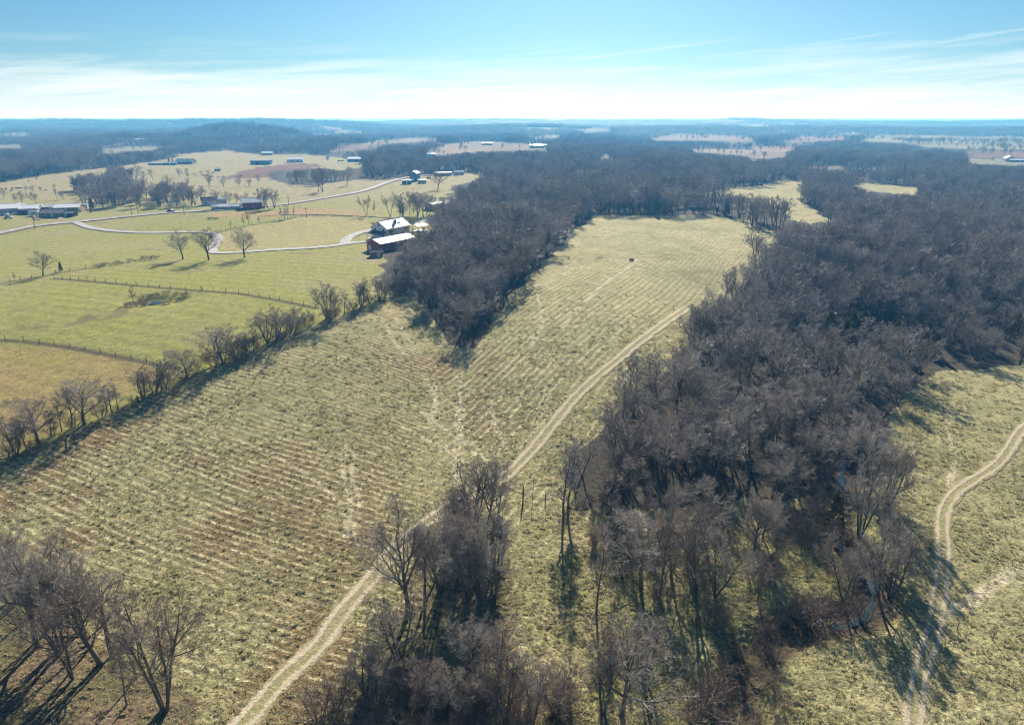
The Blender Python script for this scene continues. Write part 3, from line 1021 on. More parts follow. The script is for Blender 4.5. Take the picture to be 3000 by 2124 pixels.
def grow(P, Rr, per, t0, t1, ang, ln, up, curv, K, g, rscale=0.62, rmin=0.0, tip=0.3, absolute=False):
    n, Kp, _ = P.shape
    idx = np.repeat(np.arange(n), per)
    strat = np.tile((np.arange(per) + 0.5) / per, n) + g.uniform(-0.5, 0.5, n * per) / per
    t = t0 + (t1 - t0) * np.clip(strat, 0, 1)
    f = np.clip(t, 0, 0.9999) * (Kp - 1)
    i0 = f.astype(int)
    fr = (f - i0)[:, None]
    a, b = P[idx, i0], P[idx, i0 + 1]
    pos = a + (b - a) * fr
    tan = norm(b - a)
    ref = norm(g.normal(size=tan.shape))
    perp = norm(np.cross(tan, ref))
    phase = np.tile(np.arange(per) * 2.399, n) + np.repeat(g.uniform(0, 6.28, n), per)
    bx = np.cross(tan, np.array([0.31, 0.17, 0.93]))
    bx = norm(np.where(np.linalg.norm(bx, axis=1, keepdims=True) < 0.1, perp, bx))
    by = np.cross(tan, bx)
    az = phase + g.normal(0, 0.35, len(t))
    perp = bx * np.cos(az)[:, None] + by * np.sin(az)[:, None]
    an = g.uniform(ang[0], ang[1], len(t))[:, None]
    d = norm(tan * np.cos(an) + perp * np.sin(an))
    plen = np.linalg.norm(np.diff(P, axis=1), axis=2).sum(1)[idx]
    L = (ln if absolute else ln * plen) * (1.1 - 0.55 * t) * g.uniform(0.75, 1.25, len(t))
    r0 = np.maximum(Rr[idx, i0] * rscale, rmin)
    Q = np.zeros((len(t), K, 3))
    Q[:, 0] = pos
    for k in range(1, K):
        d = norm(d + curv * g.normal(size=d.shape) + np.array([0, 0, up]))
        Q[:, k] = Q[:, k - 1] + d * (L / (K - 1))[:, None]
    rr = r0[:, None] * np.linspace(1, tip, K)[None, :]
    return Q, np.maximum(rr, rmin * 0.6)


def tubes(P, Rr, sides):
    n, K, _ = P.shape
    T = norm(np.gradient(P, axis=1))
    ref = np.where(np.abs(T[:, :, 2:3]) > 0.9, np.array([1.0, 0, 0]), np.array([0, 0, 1.0]))
    A = norm(np.cross(T, ref))
    B = np.cross(T, A)
    if sides == 2:
        ph = rng.uniform(0, math.pi, n)[:, None, None]
        d = A * np.cos(ph) + B * np.sin(ph)
        V = np.stack([P - d * Rr[..., None], P + d * Rr[..., None]], 2)
        base = (np.arange(n)[:, None] * K + np.arange(K - 1)[None, :]) * 2
        F = np.stack([base, base + 1, base + 3, base + 2], -1).reshape(-1, 4)
        return V.reshape(-1, 3), F
    an = np.arange(sides) * 2 * math.pi / sides
    V = P[:, :, None, :] + Rr[:, :, None, None] * (A[:, :, None, :] * np.cos(an)[None, None, :, None] + B[:, :, None, :] * np.sin(an)[None, None, :, None])
    base = (np.arange(n)[:, None, None] * K + np.arange(K - 1)[None, :, None]) * sides
    s = np.arange(sides)[None, None, :]
    sn = (s + 1) % sides
    F = np.stack([base + s, base + sn, base + sides + sn, base + sides + s], -1).reshape(-1, 4)
    return V.reshape(-1, 3), F


def join(parts):
    V, F, n = [], [], 0
    for v, f in parts:
        V.append(v)
        F.append(f + n)
        n += len(v)
    return np.vstack(V), np.vstack(F)


def make_tree(form, seed, lod):
    """arrays (trunk V,F), (crown V,F) of a bare tree 12 m tall"""
    g = np.random.default_rng(seed)
    H = 12.0
    wmul = (1.0, 2.0, 2.2, 3.4)[lod]

    def line(p0, d, L, K, curv, up, r0, r1):
        p0 = np.atleast_2d(p0)
        d = norm(np.atleast_2d(d))
        n = len(p0)
        Q = np.zeros((n, K, 3))
        Q[:, 0] = p0
        L = np.broadcast_to(L, (n,))
        for k in range(1, K):
            d = norm(d + curv * g.normal(size=d.shape) + np.array([0, 0, up]))
            Q[:, k] = Q[:, k - 1] + d * (L / (K - 1))[:, None]
        return Q, np.tile(np.linspace(r0, r1, K), (n, 1))
    if form == 'tall':
        n0 = 1 + (g.random() < 0.35)
        T = line(np.zeros((n0, 3)), np.column_stack([g.normal(0, 0.12 * n0, (n0, 2)), np.ones(n0)]), H * g.uniform(0.78, 0.88), 8, 0.05, 0.05, 0.19, 0.04)
        L1 = grow(*T, 11 if n0 == 1 else 7, 0.34, 0.97, (0.5, 0.85), 0.46, 0.10, 0.10, 6, g)
    elif form == 'spread':
        T = line(np.zeros((1, 3)), [[0.05, 0.03, 1]], H * 0.74, 8, 0.06, 0.04, 0.27, 0.05)
        L1 = grow(*T, 14, 0.26, 1.0, (0.45, 1.05), H * 0.54, 0.07, 0.12, 7, g, 0.6, absolute=True)
    elif form == 'vase':
        n0 = int(g.integers(3, 5))
        an = g.uniform(0, 6.28) + np.arange(n0) * 6.28 / n0
        T = line(np.column_stack([0.2 * np.cos(an), 0.2 * np.sin(an), np.zeros(n0)]), np.column_stack([0.22 * np.cos(an), 0.22 * np.sin(an), np.ones(n0)]), H * 0.8, 8, 0.06, 0.02, 0.15, 0.04)
        L1 = grow(*T, 6, 0.32, 0.97, (0.4, 0.8), 0.40, 0.08, 0.10, 6, g)
    elif form == 'slim':
        T = line(np.zeros((1, 3)), [[0.0, 0.03, 1]], H * 0.92, 8, 0.04, 0.05, 0.13, 0.02)
        L1 = grow(*T, 13, 0.25, 0.97, (0.5, 0.8), 0.24, 0.12, 0.10, 5, g)
    else:  # shrub: 4 m tall in these units, many stems
        H = 4.0
        n0 = 11
        an = g.uniform(0, 6.28, n0)
        sp = g.uniform(0.15, 0.85, n0)
        T = line(np.column_stack([0.5 * sp * np.cos(an), 0.5 * sp * np.sin(an), np.zeros(n0)]), np.column_stack([sp * np.cos(an), sp * np.sin(an), np.ones(n0)]), H * g.uniform(0.6, 0.95, n0), 6, 0.10, 0.05, 0.045, 0.012)
        L1 = grow(*T, 7, 0.2, 0.98, (0.4, 0.9), 0.45, 0.06, 0.14, 5, g)
    if form == 'shrub':
        n2, n3 = ((7, 5), (6, 3), (6, 3), (4, 0))[lod]
        L2 = grow(*L1, n2, 0.15, 1.0, (0.4, 0.9), 0.5, 0.05, 0.15, 4, g, 0.7, 0.007 * wmul)
        crown = [tubes(*L1, 3), tubes(*L2, 2)]
        if n3:
            L3 = grow(*L2, n3, 0.2, 1.0, (0.4, 0.9), 0.55, 0.05, 0.1, 3, g, 0.7, 0.006 * wmul)
            crown.append(tubes(*L3, 2))
        return join([tubes(*T, 5 if lod == 0 else 3)]), join(crown)
    n2, n3, n4, n5 = ((7, 6, 5, 4), (6, 5, 5, 2), (5, 5, 4, 0), (4, 4, 0, 0))[lod]
    L2 = grow(*L1, n2, 0.22, 1.0, (0.45, 0.9), 0.47, 0.07, 0.12, 5, g, 0.6, 0.02)
    trunk = [tubes(*T, (8, 5, 5, 3)[lod]), tubes(*L1, (6, 4, 4, 3)[lod])]
    L3 = grow(*L2, n3, 0.2, 1.0, (0.45, 0.95), 0.55, 0.05, 0.12, 4, g, 0.6, 0.014 * wmul)
    crown = [tubes(*L2, (5, 3, 3, 3)[lod]), tubes(*L3, (3, 2, 2, 2)[lod])]
    if n4:
        L4 = grow(*L3, n4, 0.2, 1.0, (0.4, 0.9), 0.62, 0.06, 0.10, 3, g, 0.65, 0.011 * wmul)
        crown.append(tubes(*L4, 2))
        if n5:
            L5 = grow(*L4, n5, 0.25, 1.0, (0.4, 0.9), 0.62, 0.05, 0.08, 2, g, 0.7, 0.0095 * wmul)
            crown.append(tubes(*L5, 2))
    return join(trunk), join(crown)


def fit_height(tr, cr, H):
    top = np.percentile(cr[0][:, 2], 99.7)
    k = H / top
    return (tr[0] * k, tr[1]), (cr[0] * k, cr[1])


def make_cedar(seed, n=900):
    """a conical evergreen 8 m tall made of many small sprays"""
    g = np.random.default_rng(seed)
    H = 8.0
    t = g.uniform(0.04, 1, n) ** 0.8
    zz = H * t
    lump = 1 + 0.22 * np.sin(5 * t * 6 + g.uniform(0, 6)) * 0.5
    rad = 1.75 * (1 - t) ** 0.75 * lump + 0.08
    an = g.uniform(0, 6.283, n)
    rr = rad * np.sqrt(g.uniform(0.25, 1.0, n))
    c = np.column_stack([rr * np.cos(an), rr * np.sin(an), zz])
    d = norm(np.column_stack([np.cos(an), np.sin(an), g.uniform(0.2, 1.2, n)]) + 0.3 * g.normal(size=(n, 3)))
    s = norm(np.cross(d, g.normal(size=(n, 3))))
    L = g.uniform(0.35, 0.75, n)[:, None]
    W = g.uniform(0.12, 0.26, n)[:, None]
    V = np.stack([c - d * L * 0.4 - s * W * 0.4, c - d * L * 0.4 + s * W * 0.4, c + d * L * 0.1 + s * W, c + d * L, c + d * L * 0.1 - s * W], 1).reshape(-1, 3)
    b = np.arange(n)[:, None] * 5
    Q = np.hstack([b, b + 1, b + 2, b + 4])
    T = np.hstack([b + 2, b + 3, b + 4])
    mb = MB()
    mb.tube((0, 0, -0.3), (0, 0, 6.5), 0.16, 0.03, 6)
    return mb, V, Q, T


FORMS = {}
for form, seeds in (('tall', (11, 12, 13, 14)), ('spread', (21, 22, 23)), ('vase', (31, 32)), ('slim', (41, 42)), ('shrub', (51, 52, 53))):
    for lod in (0, 1):
        out = []
        for s in seeds:
            tr, cr = make_tree(form, s, lod)
            Ht = 4.0 if form == 'shrub' else 12.0
            tr, cr = fit_height(tr, cr, Ht)
            mt = np_mesh('trunk_' + form, tr[0], [tr[1]], [M_BUSH if form == 'shrub' else M_BARK])
            mc = np_mesh('crown_' + form, cr[0], [cr[1]], [M_BUSH if form == 'shrub' else M_TWIG])
            sp = np.percentile(np.hypot(cr[0][:, 0], cr[0][:, 1]), 97)
            out.append((mt, mc, Ht, sp, tr, cr))
        FORMS[form, lod] = out
CEDARS = []
for s in (61, 62, 63):
    mb, V, Q, T = make_cedar(s)
    CEDARS.append((mb.mesh('cedar_trunk', M_BARK), np_mesh('cedar_crown', V, [Q, T], [M_CEDAR], smooth=False), 8.0))

TREE_COUNT = 0
NAMES = {'tall': 'bare_tree', 'spread': 'bare_tree', 'vase': 'bare_tree', 'slim': 'bare_tree', 'shrub': 'bare_bush', 'cedar': 'cedar_tree'}


def plant(x, y, height, form, label, group, lod=0, wide=1.0, k=None, rz=None):
    """one tree or bush: an Empty at the foot, trunk (or stems) and crown as parts"""
    global TREE_COUNT
    TREE_COUNT += 1
    if form == 'cedar':
        var = CEDARS[(TREE_COUNT if k is None else k) % len(CEDARS)]
    else:
        vs_ = FORMS[form, lod]
        var = vs_[(TREE_COUNT * 7 // 3 if k is None else k) % len(vs_)]
    mt, mc, h0 = var[0], var[1], var[2]
    s = height / h0
    o = thing(NAMES[form], (x, y, ground_z(x, y) - 0.05), rng.uniform(0, 6.28) if rz is None else rz, label=label, category='bush' if form == 'shrub' else 'tree', group=group)
    o.scale = (s * wide, s * wide, s)
    link('stems' if form == 'shrub' else 'trunk', mt, o)
    link('crown', mc, o)
    return o


def top_height(px, py, hpx, base):
    """metres of an upright thing on `base` that reaches hpx pixels above its foot"""
    dz = -((py - hpx) - CY) / FPX
    return CAM_H + base[1] * (-SP + dz * CP) / (CP + dz * SP) - base[2]


# individually placed trees: px, py, height px, form, label
T_ = [
    # pasture on the left
    (536, 760, 80, 'spread', 'leftmost of the three big bare oaks by the lane bend'),
    (612, 762, 98, 'spread', 'tallest bare oak, middle one of three by the lane bend'),
    (717, 755, 86, 'spread', 'rightmost of three big bare oaks beside the lane'),
    (126, 808, 72, 'spread', 'lone round bare tree on the fence left of the three oaks'),
    (43, 824, 27, 'slim', 'small thin bare tree at the fence, far left of the meadow'),
    (392, 884, 58, 'slim', 'thin bare tree standing at the scrubby pond'),
    (677, 671, 27, 'slim', 'first thin young tree on the fence between the two meadows'),
    (715, 664, 34, 'slim', 'short thin young tree beside a taller one on the meadow fence'),
    (730, 662, 46, 'slim', 'tallest thin young tree on the fence between the meadows'),
    (759, 655, 22, 'slim', 'smallest thin young tree on the fence between the meadows'),
    (824, 644, 36, 'slim', 'left tree of the thin clump at the top of the meadow fence'),
    (834, 642, 40, 'slim', 'middle tree of the thin clump at the top of the meadow fence'),
    (842, 641, 42, 'slim', 'right tree of the thin clump at the top of the meadow fence'),
    (861, 636, 32, 'slim', 'thin young tree just right of the clump on the meadow fence'),
    (593, 602, 60, 'tall', 'tall bare tree left of the old white farm shed'),
    (636, 610, 56, 'spread', 'broad bare tree in front of the old grey farm sheds'),
    (671, 602, 42, 'spread', 'round bare tree behind the low grey shed'),
    (693, 604, 38, 'tall', 'bare tree at the right end of the low grey shed'),
    (715, 606, 45, 'tall', 'bare tree immediately left of the red barn on the road'),
    (774, 612, 62, 'vase', 'left bare tree of the tall clump right of the red barn'),
    (787, 613, 58, 'tall', 'dark dense middle tree of the clump right of the red barn'),
    (804, 610, 55, 'vase', 'right bare tree of the tall clump right of the red barn'),
    (933, 563, 50, 'tall', 'smaller bare tree of the pair on the tan slope above the road'),
    (946, 563, 66, 'tall', 'taller bare tree of the pair on the tan slope above the road'),
    (1016, 543, 56, 'tall', 'lone bare tree on its own mound above the road'),
    (1283, 556, 58, 'spread', 'lone dark bare tree below the blue shed'),
    (418, 529, 30, 'spread', 'small bare tree right of the upper grove, left one'),
    (448, 526, 34, 'tall', 'bare tree right of the upper grove, right one'),
    (525, 519, 26, 'spread', 'leaning wide bare tree left of the brown scrub'),
    (545, 519, 26, 'tall', 'narrow bare tree touching the brown scrub on its left'),
    (497, 557, 46, 'spread', 'big bare tree standing behind the lower grove'),
    (552, 554, 34, 'tall', 'bare tree on the slope below the brown scrub, left one'),
    (612, 555, 48, 'tall', 'tallest bare tree on the slope below the brown scrub'),
    (655, 548, 24, 'vase', 'low wide bare tree right of the tall one below the scrub'),
    (700, 548, 28, 'spread', 'round bare tree on the tan pasture below the scrub'),
    (730, 546, 22, 'vase', 'small bare tree beside the dense one below the scrub'),
    (756, 545, 34, 'tall', 'dense bare tree at the right end of the scrub'),
    (11, 581, 28, 'spread', 'bare tree behind the first white roof at the far left'),
    (46, 597, 30, 'slim', 'slim bare tree behind the gap in the left houses'),
    (68, 597, 38, 'spread', 'big bare tree behind the long left house'),
    (105, 597, 34, 'spread', 'wide bare tree at the right end of the long left house'),
    (75, 566, 22, 'tall', 'left tree of three small ones behind the left houses'),
    (97, 564, 22, 'spread', 'middle tree of three small ones behind the left houses'),
    (119, 561, 15, 'spread', 'right tree of three small ones behind the left houses'),
    (168, 586, 47, 'slim', 'tall narrow bare tree between the left houses and the grove'),
    (181, 586, 28, 'tall', 'left tree of the short pair beside the tall narrow one'),
    (189, 586, 28, 'tall', 'right tree of the short pair beside the tall narrow one'),
    # round the white farmhouse
    (1075, 632, 62, 'tall', 'bare tree left of the row above the white farmhouse'),
    (1096, 630, 42, 'slim', 'thin bare tree beside the first tree above the farmhouse'),
    (1144, 637, 76, 'tall', 'tall lone bare tree directly above the white farmhouse'),
    (1170, 635, 56, 'slim', 'first slim tree of the row behind the farmhouse'),
    (1181, 634, 70, 'tall', 'second tree of the row behind the farmhouse'),
    (1200, 629, 70, 'tall', 'third tree of the row behind the farmhouse'),
    (1212, 627, 66, 'tall', 'fourth tree of the row behind the farmhouse'),
    (1226, 630, 68, 'vase', 'fifth tree of the row behind the farmhouse'),
    (1238, 631, 65, 'tall', 'sixth tree of the row behind the farmhouse'),
    (1250, 628, 66, 'tall', 'last tree of the row behind the farmhouse'),
    (1148, 702, 40, 'vase', 'small bare yard tree between the farmhouse and the red shed'),
    (1198, 672, 34, 'vase', 'small bare yard tree against the farmhouse roof'),
    # hedgerow from the lower left up to the wood
    (50, 1330, 92, 'vase', 'first bare tree of the hedgerow at the left frame edge'),
    (78, 1318, 92, 'slim', 'slim bare tree next to the wide forked one low in the hedgerow'),
    (115, 1300, 120, 'spread', 'wide forked bare tree low in the hedgerow'),
    (150, 1278, 62, 'slim', 'small thin tree between two wide ones low in the hedgerow'),
    (181, 1263, 75, 'slim', 'thin tree left of the tall double tree in the hedgerow'),
    (209, 1253, 98, 'tall', 'left half of the tall double tree in the hedgerow'),
    (248, 1243, 118, 'spread', 'right half of the tall double tree in the hedgerow'),
    (314, 1212, 84, 'slim', 'left of three thin hedgerow trees over the tan meadow'),
    (329, 1208, 84, 'slim', 'middle of three thin hedgerow trees over the tan meadow'),
    (346, 1202, 62, 'slim', 'shortest of three thin hedgerow trees over the tan meadow'),
    (421, 1168, 76, 'vase', 'bare tree beside the small cedar in the hedgerow'),
    (456, 1157, 82, 'tall', 'dense bare hedgerow tree just left of the stone fence end'),
    (488, 1143, 72, 'tall', 'narrow bare hedgerow tree at the fence end'),
    (550, 1109, 82, 'spread', 'round bare hedgerow tree right after the fence end'),
    (652, 1068, 100, 'spread', 'widest and lowest branching tree of the hedgerow'),
    (690, 1050, 62, 'vase', 'bare tree close right of the widest hedgerow tree'),
    (724, 1041, 56, 'slim', 'thin hedgerow tree in the gap before the paired crowns, left'),
    (744, 1031, 58, 'slim', 'thin hedgerow tree in the gap before the paired crowns, right'),
    (785, 1005, 76, 'vase', 'left of the three tight crowns midway in the hedgerow'),
    (811, 997, 88, 'tall', 'tallest of the three tight crowns midway in the hedgerow'),
    (850, 981, 68, 'tall', 'right of the three tight crowns midway in the hedgerow'),
    (876, 968, 32, 'slim', 'first of the small saplings in the upper hedgerow'),
    (894, 959, 38, 'slim', 'second of the small saplings in the upper hedgerow'),
    (909, 952, 38, 'slim', 'third of the small saplings in the upper hedgerow'),
    (959, 934, 86, 'vase', 'large bare tree where the upper fence meets the hedgerow'),
    (984, 929, 72, 'tall', 'bare tree close right of the large one at the fence junction'),
    (1010, 920, 62, 'slim', 'slim tree in the upper hedgerow before the dense part'),
    (1058, 900, 62, 'vase', 'bushy bare tree in the dense upper hedgerow, left'),
    (1084, 890, 66, 'tall', 'bushy bare tree in the dense upper hedgerow, middle'),
    (1112, 880, 64, 'vase', 'bushy bare tree in the dense upper hedgerow, right'),
    (1145, 868, 66, 'tall', 'bare tree where the hedgerow runs into the wood'),
    (1185, 856, 70, 'vase', 'last hedgerow tree against the wood'),
    # grove at the lower left
    (484, 2078, 330, 'vase', 'isolated double trunked bare tree nearest the dirt track, lower left'),
    (372, 2066, 190, 'slim', 'thin leaning tree left of the isolated double trunk'),
    (292, 1945, 275, 'spread', 'many limbed bare tree in the middle of the lower left grove'),
    (325, 1922, 235, 'tall', 'bare tree right behind the many limbed one, lower left grove'),
    (262, 1900, 250, 'tall', 'bare tree left of the many limbed one, lower left grove'),
    (111, 1895, 300, 'spread', 'big bare tree at the left of the lower left grove'),
    (140, 1850, 265, 'tall', 'tall bare tree behind the big one, lower left grove'),
    (178, 1905, 255, 'vase', 'forked bare tree between big and many limbed, lower left grove'),
    (22, 1765, 225, 'tall', 'rear bare tree at the left frame edge, lower left grove'),
    (52, 1762, 210, 'vase', 'second rear bare tree by the left frame edge'),
    (-60, 1900, 290, 'tall', 'bare tree cut by the left frame edge'),
    (215, 1990, 280, 'tall', 'straight bare tree below the forked one, lower left grove'),
    (-20, 1835, 240, 'vase', 'forked bare tree half cut by the left frame edge'),
    (88, 1800, 225, 'slim', 'slim rear tree of the lower left grove beside the hay field'),
    (232, 1850, 235, 'vase', 'rear forked tree of the lower left grove beside the hay field'),
    (400, 1985, 200, 'slim', 'slim tree between the many limbed tree and the isolated double trunk'),
    # clump along the dirt track
    (1392, 1531, 185, 'vase', 'tall bare tree at the top of the middle clump, touching the track'),
    (1424, 1541, 195, 'tall', 'straight bare tree at the top of the middle clump, second'),
    (1457, 1556, 205, 'tall', 'tallest straight tree at the top right of the middle clump'),
    (1343, 1570, 150, 'vase', 'bushy bare tree left of the top of the middle clump'),
    (1366, 1575, 150, 'vase', 'second bushy bare tree near the top of the middle clump'),
    (1314, 1560, 110, 'shrub', 'low bare bush beside the track at the top of the middle clump'),
    (1195, 1797, 285, 'spread', 'wide tree with pale bare branches in the middle clump by the track'),
    (1245, 1767, 225, 'tall', 'bare tree right behind the wide pale branched one'),
    (1290, 1735, 225, 'vase', 'dark bare tree in the heart of the middle clump, left'),
    (1335, 1728, 225, 'tall', 'dark bare tree in the heart of the middle clump, centre'),
    (1372, 1757, 225, 'vase', 'dark bare tree in the heart of the middle clump, right'),
    (1412, 1770, 235, 'tall', 'dark tree on the right edge of the middle clump, lower'),
    (1448, 1752, 200, 'vase', 'dark tree on the right edge of the middle clump, upper'),
    (1330, 1650, 180, 'tall', 'dark tree just below the top group of the middle clump'),
    (1400, 1665, 190, 'vase', 'dark bushy tree between top and heart of the middle clump'),
    (1455, 1660, 170, 'vase', 'bushy tree on the right edge under the tallest straight tree'),
    (1380, 1984, 172, 'spread', 'bent low tree below the heart of the middle clump'),
    (1457, 1994, 180, 'spread', 'crooked bare tree with a thick trunk over the small clearing'),
    (1171, 1940, 190, 'vase', 'bare tree below the wide pale branched one'),
    (1072, 2043, 155, 'vase', 'bare bushy tree in the lower middle, left one'),
    (1120, 2055, 150, 'vase', 'bare bushy tree in the lower middle, second'),
    (1235, 2083, 165, 'vase', 'bare bushy tree in the lower middle, third'),
    (1310, 2100, 165, 'vase', 'bare bushy tree in the lower middle, fourth'),
    (1395, 2110, 160, 'vase', 'bare bushy tree in the lower middle, fifth'),
    (1480, 2115, 170, 'vase', 'brownish bushy tree at the bottom centre, left'),
    (1560, 2112, 180, 'vase', 'brownish bushy tree at the bottom centre, middle'),
    (1625, 2090, 195, 'tall', 'brownish bare tree at the bottom centre, right'),
    (1821, 2092, 290, 'spread', 'big round bare tree at the bottom, right of the clearing'),
    (1767, 2092, 255, 'vase', 'tall bare tree left of the big round one at the bottom'),
    (1885, 1990, 170, 'vase', 'bent bare tree on the right flank of the big round one'),
    # creek side
    (1747, 1797, 250, 'slim', 'slender tall tree alone between the clearing and the creek side'),
    (1878, 1718, 215, 'spread', 'broad tree with a thick trunk right of the slender tall one'),
    (1651, 1521, 235, 'slim', 'thin leaning tree at the left tip of the right wood'),
    (1664, 1487, 205, 'slim', 'second thin tree at the left tip of the right wood'),
    (1964, 1640, 225, 'tall', 'bare tree behind the two tall creek side trees'),
    (2040, 1735, 265, 'tall', 'left of the two tall bare trees in the brushy creek side'),
    (2095, 1750, 205, 'tall', 'right of the two tall bare trees in the brushy creek side'),
    (2208, 1615, 160, 'spread', 'round domed bare tree alone on the grass left of the creek'),
    (2474, 1753, 190, 'tall', 'left tree over the creek bend, lower right'),
    (2500, 1735, 205, 'tall', 'middle tree over the creek bend, lower right'),
    (2582, 1745, 235, 'tall', 'dark tree right of the creek bend casting the long forked shadow'),
    (2612, 1730, 215, 'vase', 'outermost right tree of the creek bend group'),
    (2343, 1467, 165, 'tall', 'bare tree left of the upper creek water'),
    (2520, 1560, 205, 'vase', 'bare tree right of the upper creek water, lower'),
    (2570, 1530, 205, 'tall', 'bare tree right of the upper creek water, upper'),
    (2590, 1640, 190, 'vase', 'dense bare tree between creek and right field'),
    (2600, 1480, 195, 'vase', 'bare tree on the right field edge above the creek'),
    (2535, 1472, 195, 'tall', 'bare tree over the head of the creek water'),
    (2373, 1807, 112, 'shrub', 'wide grey bush on the creek bank at the bend'),
    (2432, 1800, 104, 'shrub', 'second grey bush on the creek bank at the bend'),
    (2521, 1792, 84, 'shrub', 'dark round bush hanging over the creek bend'),
    (2033, 2094, 172, 'shrub', 'big round pale bush at the bottom right of the clearing'),
    (2333, 1541, 60, 'shrub', 'red brown bush left of the creek, upper'),
    (2365, 1575, 55, 'shrub', 'red brown bush left of the creek, lower'),
    (2420, 1600, 80, 'shrub', 'brown bush between the dome tree and the creek'),
    (930, 2116, 110, 'shrub', 'bare bush right beside the track at the bottom'),
    (985, 2080, 110, 'shrub', 'second bare bush beside the track at the bottom'),
    (1500, 2000, 70, 'shrub', 'dark upright bush beside the crooked tree'),
    # fringe on the far side of the hay field
    (2165, 640, 75, 'vase', 'first tree of the thin row at the far right end of the hay field'),
    (2190, 645, 80, 'tall', 'second tree of the thin row at the far right end of the hay field'),
    (2215, 650, 78, 'tall', 'third tree of the thin row at the far right end of the hay field'),
    (2240, 655, 82, 'tall', 'fourth tree of the thin row at the far right end of the hay field'),
    (2265, 660, 86, 'vase', 'fifth tree of the thin row at the far right end of the hay field'),
    (2178, 655, 80, 'slim', 'slim tree low between first and second of the thin row'),
    (2203, 662, 84, 'vase', 'forked tree low between second and third of the thin row'),
    (2228, 668, 84, 'slim', 'slim tree low between third and fourth of the thin row'),
    (2252, 674, 88, 'tall', 'tree low between fourth and fifth of the thin row'),
    (2278, 680, 90, 'vase', 'forked tree at the lower end of the thin row'),
    (2145, 636, 70, 'tall', 'tree joining the thin row to the far wood belt'),
    (2292, 668, 88, 'tall', 'last and tallest tree of the thin row by the hay field'),
    # cedars
    (179, 795, 26, 'cedar', 'small dark conifer right of the lone round tree'),
    (405, 1178, 18, 'cedar', 'tiny dark cedar in the hedgerow, left of two'),
    (475, 1145, 16, 'cedar', 'tiny dark cedar in the hedgerow, right of two'),
    (2442, 1540, 125, 'cedar', 'dark green cedar on the bank beside the creek water'),
    (2423, 1010, 75, 'cedar', 'leftmost olive cedar among the bare crowns of the right wood'),
    (2470, 1018, 62, 'cedar', 'lowest olive cedar of the group in the right wood'),
    (2492, 992, 62, 'cedar', 'olive cedar second from the left in the right wood'),
    (2522, 996, 66, 'cedar', 'broad olive cedar in the centre of the right wood group'),
    (2555, 975, 56, 'cedar', 'olive cedar behind the centre of the right wood group'),
    (2596, 975, 74, 'cedar', 'tallest olive cedar at the back of the right wood group'),
    (2616, 1036, 74, 'cedar', 'olive cedar standing apart below the right wood group'),
    (2706, 1036, 62, 'cedar', 'left dark cedar of the pair near the right field'),
    (2736, 1044, 66, 'cedar', 'right dark cedar of the pair near the right field'),
    (2970, 1000, 80, 'cedar', 'dark cedar at the right frame edge in the wood'),
    (1921, 632, 52, 'cedar', 'dark conifer on the far edge of the hay field'),
    (2128, 632, 48, 'cedar', 'second dark conifer on the far edge of the hay field'),
    (506, 478, 14, 'cedar', 'dark evergreen left of the far blue roofed house'),
    (495, 478, 16, 'cedar', 'second dark evergreen by the far blue roofed house'),
    (270, 612, 30, 'cedar', 'dark conifer at the near edge of the grove'),
    (267, 623, 12, 'cedar', 'tiny dark conifer on the lawn below the grove'),
    (235, 624, 10, 'cedar', 'tiny dark bush shaped conifer on the lawn by the houses'),
]


def group_of(form, lab):
    if form == 'cedar':
        return 'evergreen cedars'
    if form == 'shrub':
        return 'bare bushes'
    if 'hedgerow' in lab:
        return 'bare trees of the hedgerow'
    if 'farmhouse' in lab:
        return 'bare trees round the farmhouse'
    if 'grove' in lab or 'double trunk' in lab or 'frame edge' in lab:
        return 'bare trees of the lower left grove'
    if 'middle clump' in lab or 'lower middle' in lab or 'bottom' in lab:
        return 'bare trees of the clump by the track'
    if 'creek' in lab:
        return 'bare trees along the creek'
    return 'bare trees standing in the open'


g_ = np.random.default_rng(81)
_n = 0
while _n < 8:
    q = (g_.uniform(1700, 2400), g_.uniform(1450, 1880))
    if inpoly(np.array([q[0]]), np.array([q[1]]), [(1700, 1540), (1780, 1570), (2000, 1550), (2250, 1480), (2340, 1600), (2300, 1760), (2150, 1860), (1950, 1830), (1830, 1760)])[0] and min(math.hypot(q[0] - t[0], q[1] - t[1]) for t in T_) > 45:
        T_.append((q[0], q[1], g_.uniform(120, 215), str(g_.choice(['tall', 'slim', 'vase', 'spread'])), '%s bare tree in the %s part of the loose stand left of the creek' % (('short', 'middling', 'tall')[_n % 3], 'upper' if q[1] < 1640 else 'lower')))
        _n += 1
tb = at_many([(t[0], t[1]) for t in T_])
HAND_XY = tb[:, :2]
CEDAR_XY = np.array([b[:2] for t, b in zip(T_, tb) if t[3] == 'cedar'])
for (px, py, hp, form, lab), b in zip(T_, tb):
    h = top_height(px, py, hp, b)
    dist = math.hypot(b[0], b[1])
    lod = 0 if dist < 210 else 1
    grp = group_of(form, lab)
    wd = {'spread': 1.1, 'shrub': 1.15, 'slim': 1.15}.get(form, 1.0)
    if 'hedgerow' in grp:
        h, wd = h * 1.18, wd * 1.45
    if 'open' in grp:
        wd *= 1.2
        if form == 'spread' and dist < 420:
            lod = 0
    if form == 'cedar' and 'right wood' in lab:
        h, wd = h * 1.25, 1.25
    plant(b[0], b[1], h, form, lab, grp, lod, wide=wd)
print('hand trees', len(T_))

# ------------------------------------------------------------------ brush: hedgerow undergrowth, creek banks, pond, bottom thicket
def along(line, step, side, jit, n_seed):
    g = np.random.default_rng(n_seed)
    L = smooth_line(at_many(line), step)
    return [(p[0] + g.normal(0, jit) + side[0], p[1] + g.normal(0, jit) + side[1]) for p in L], g


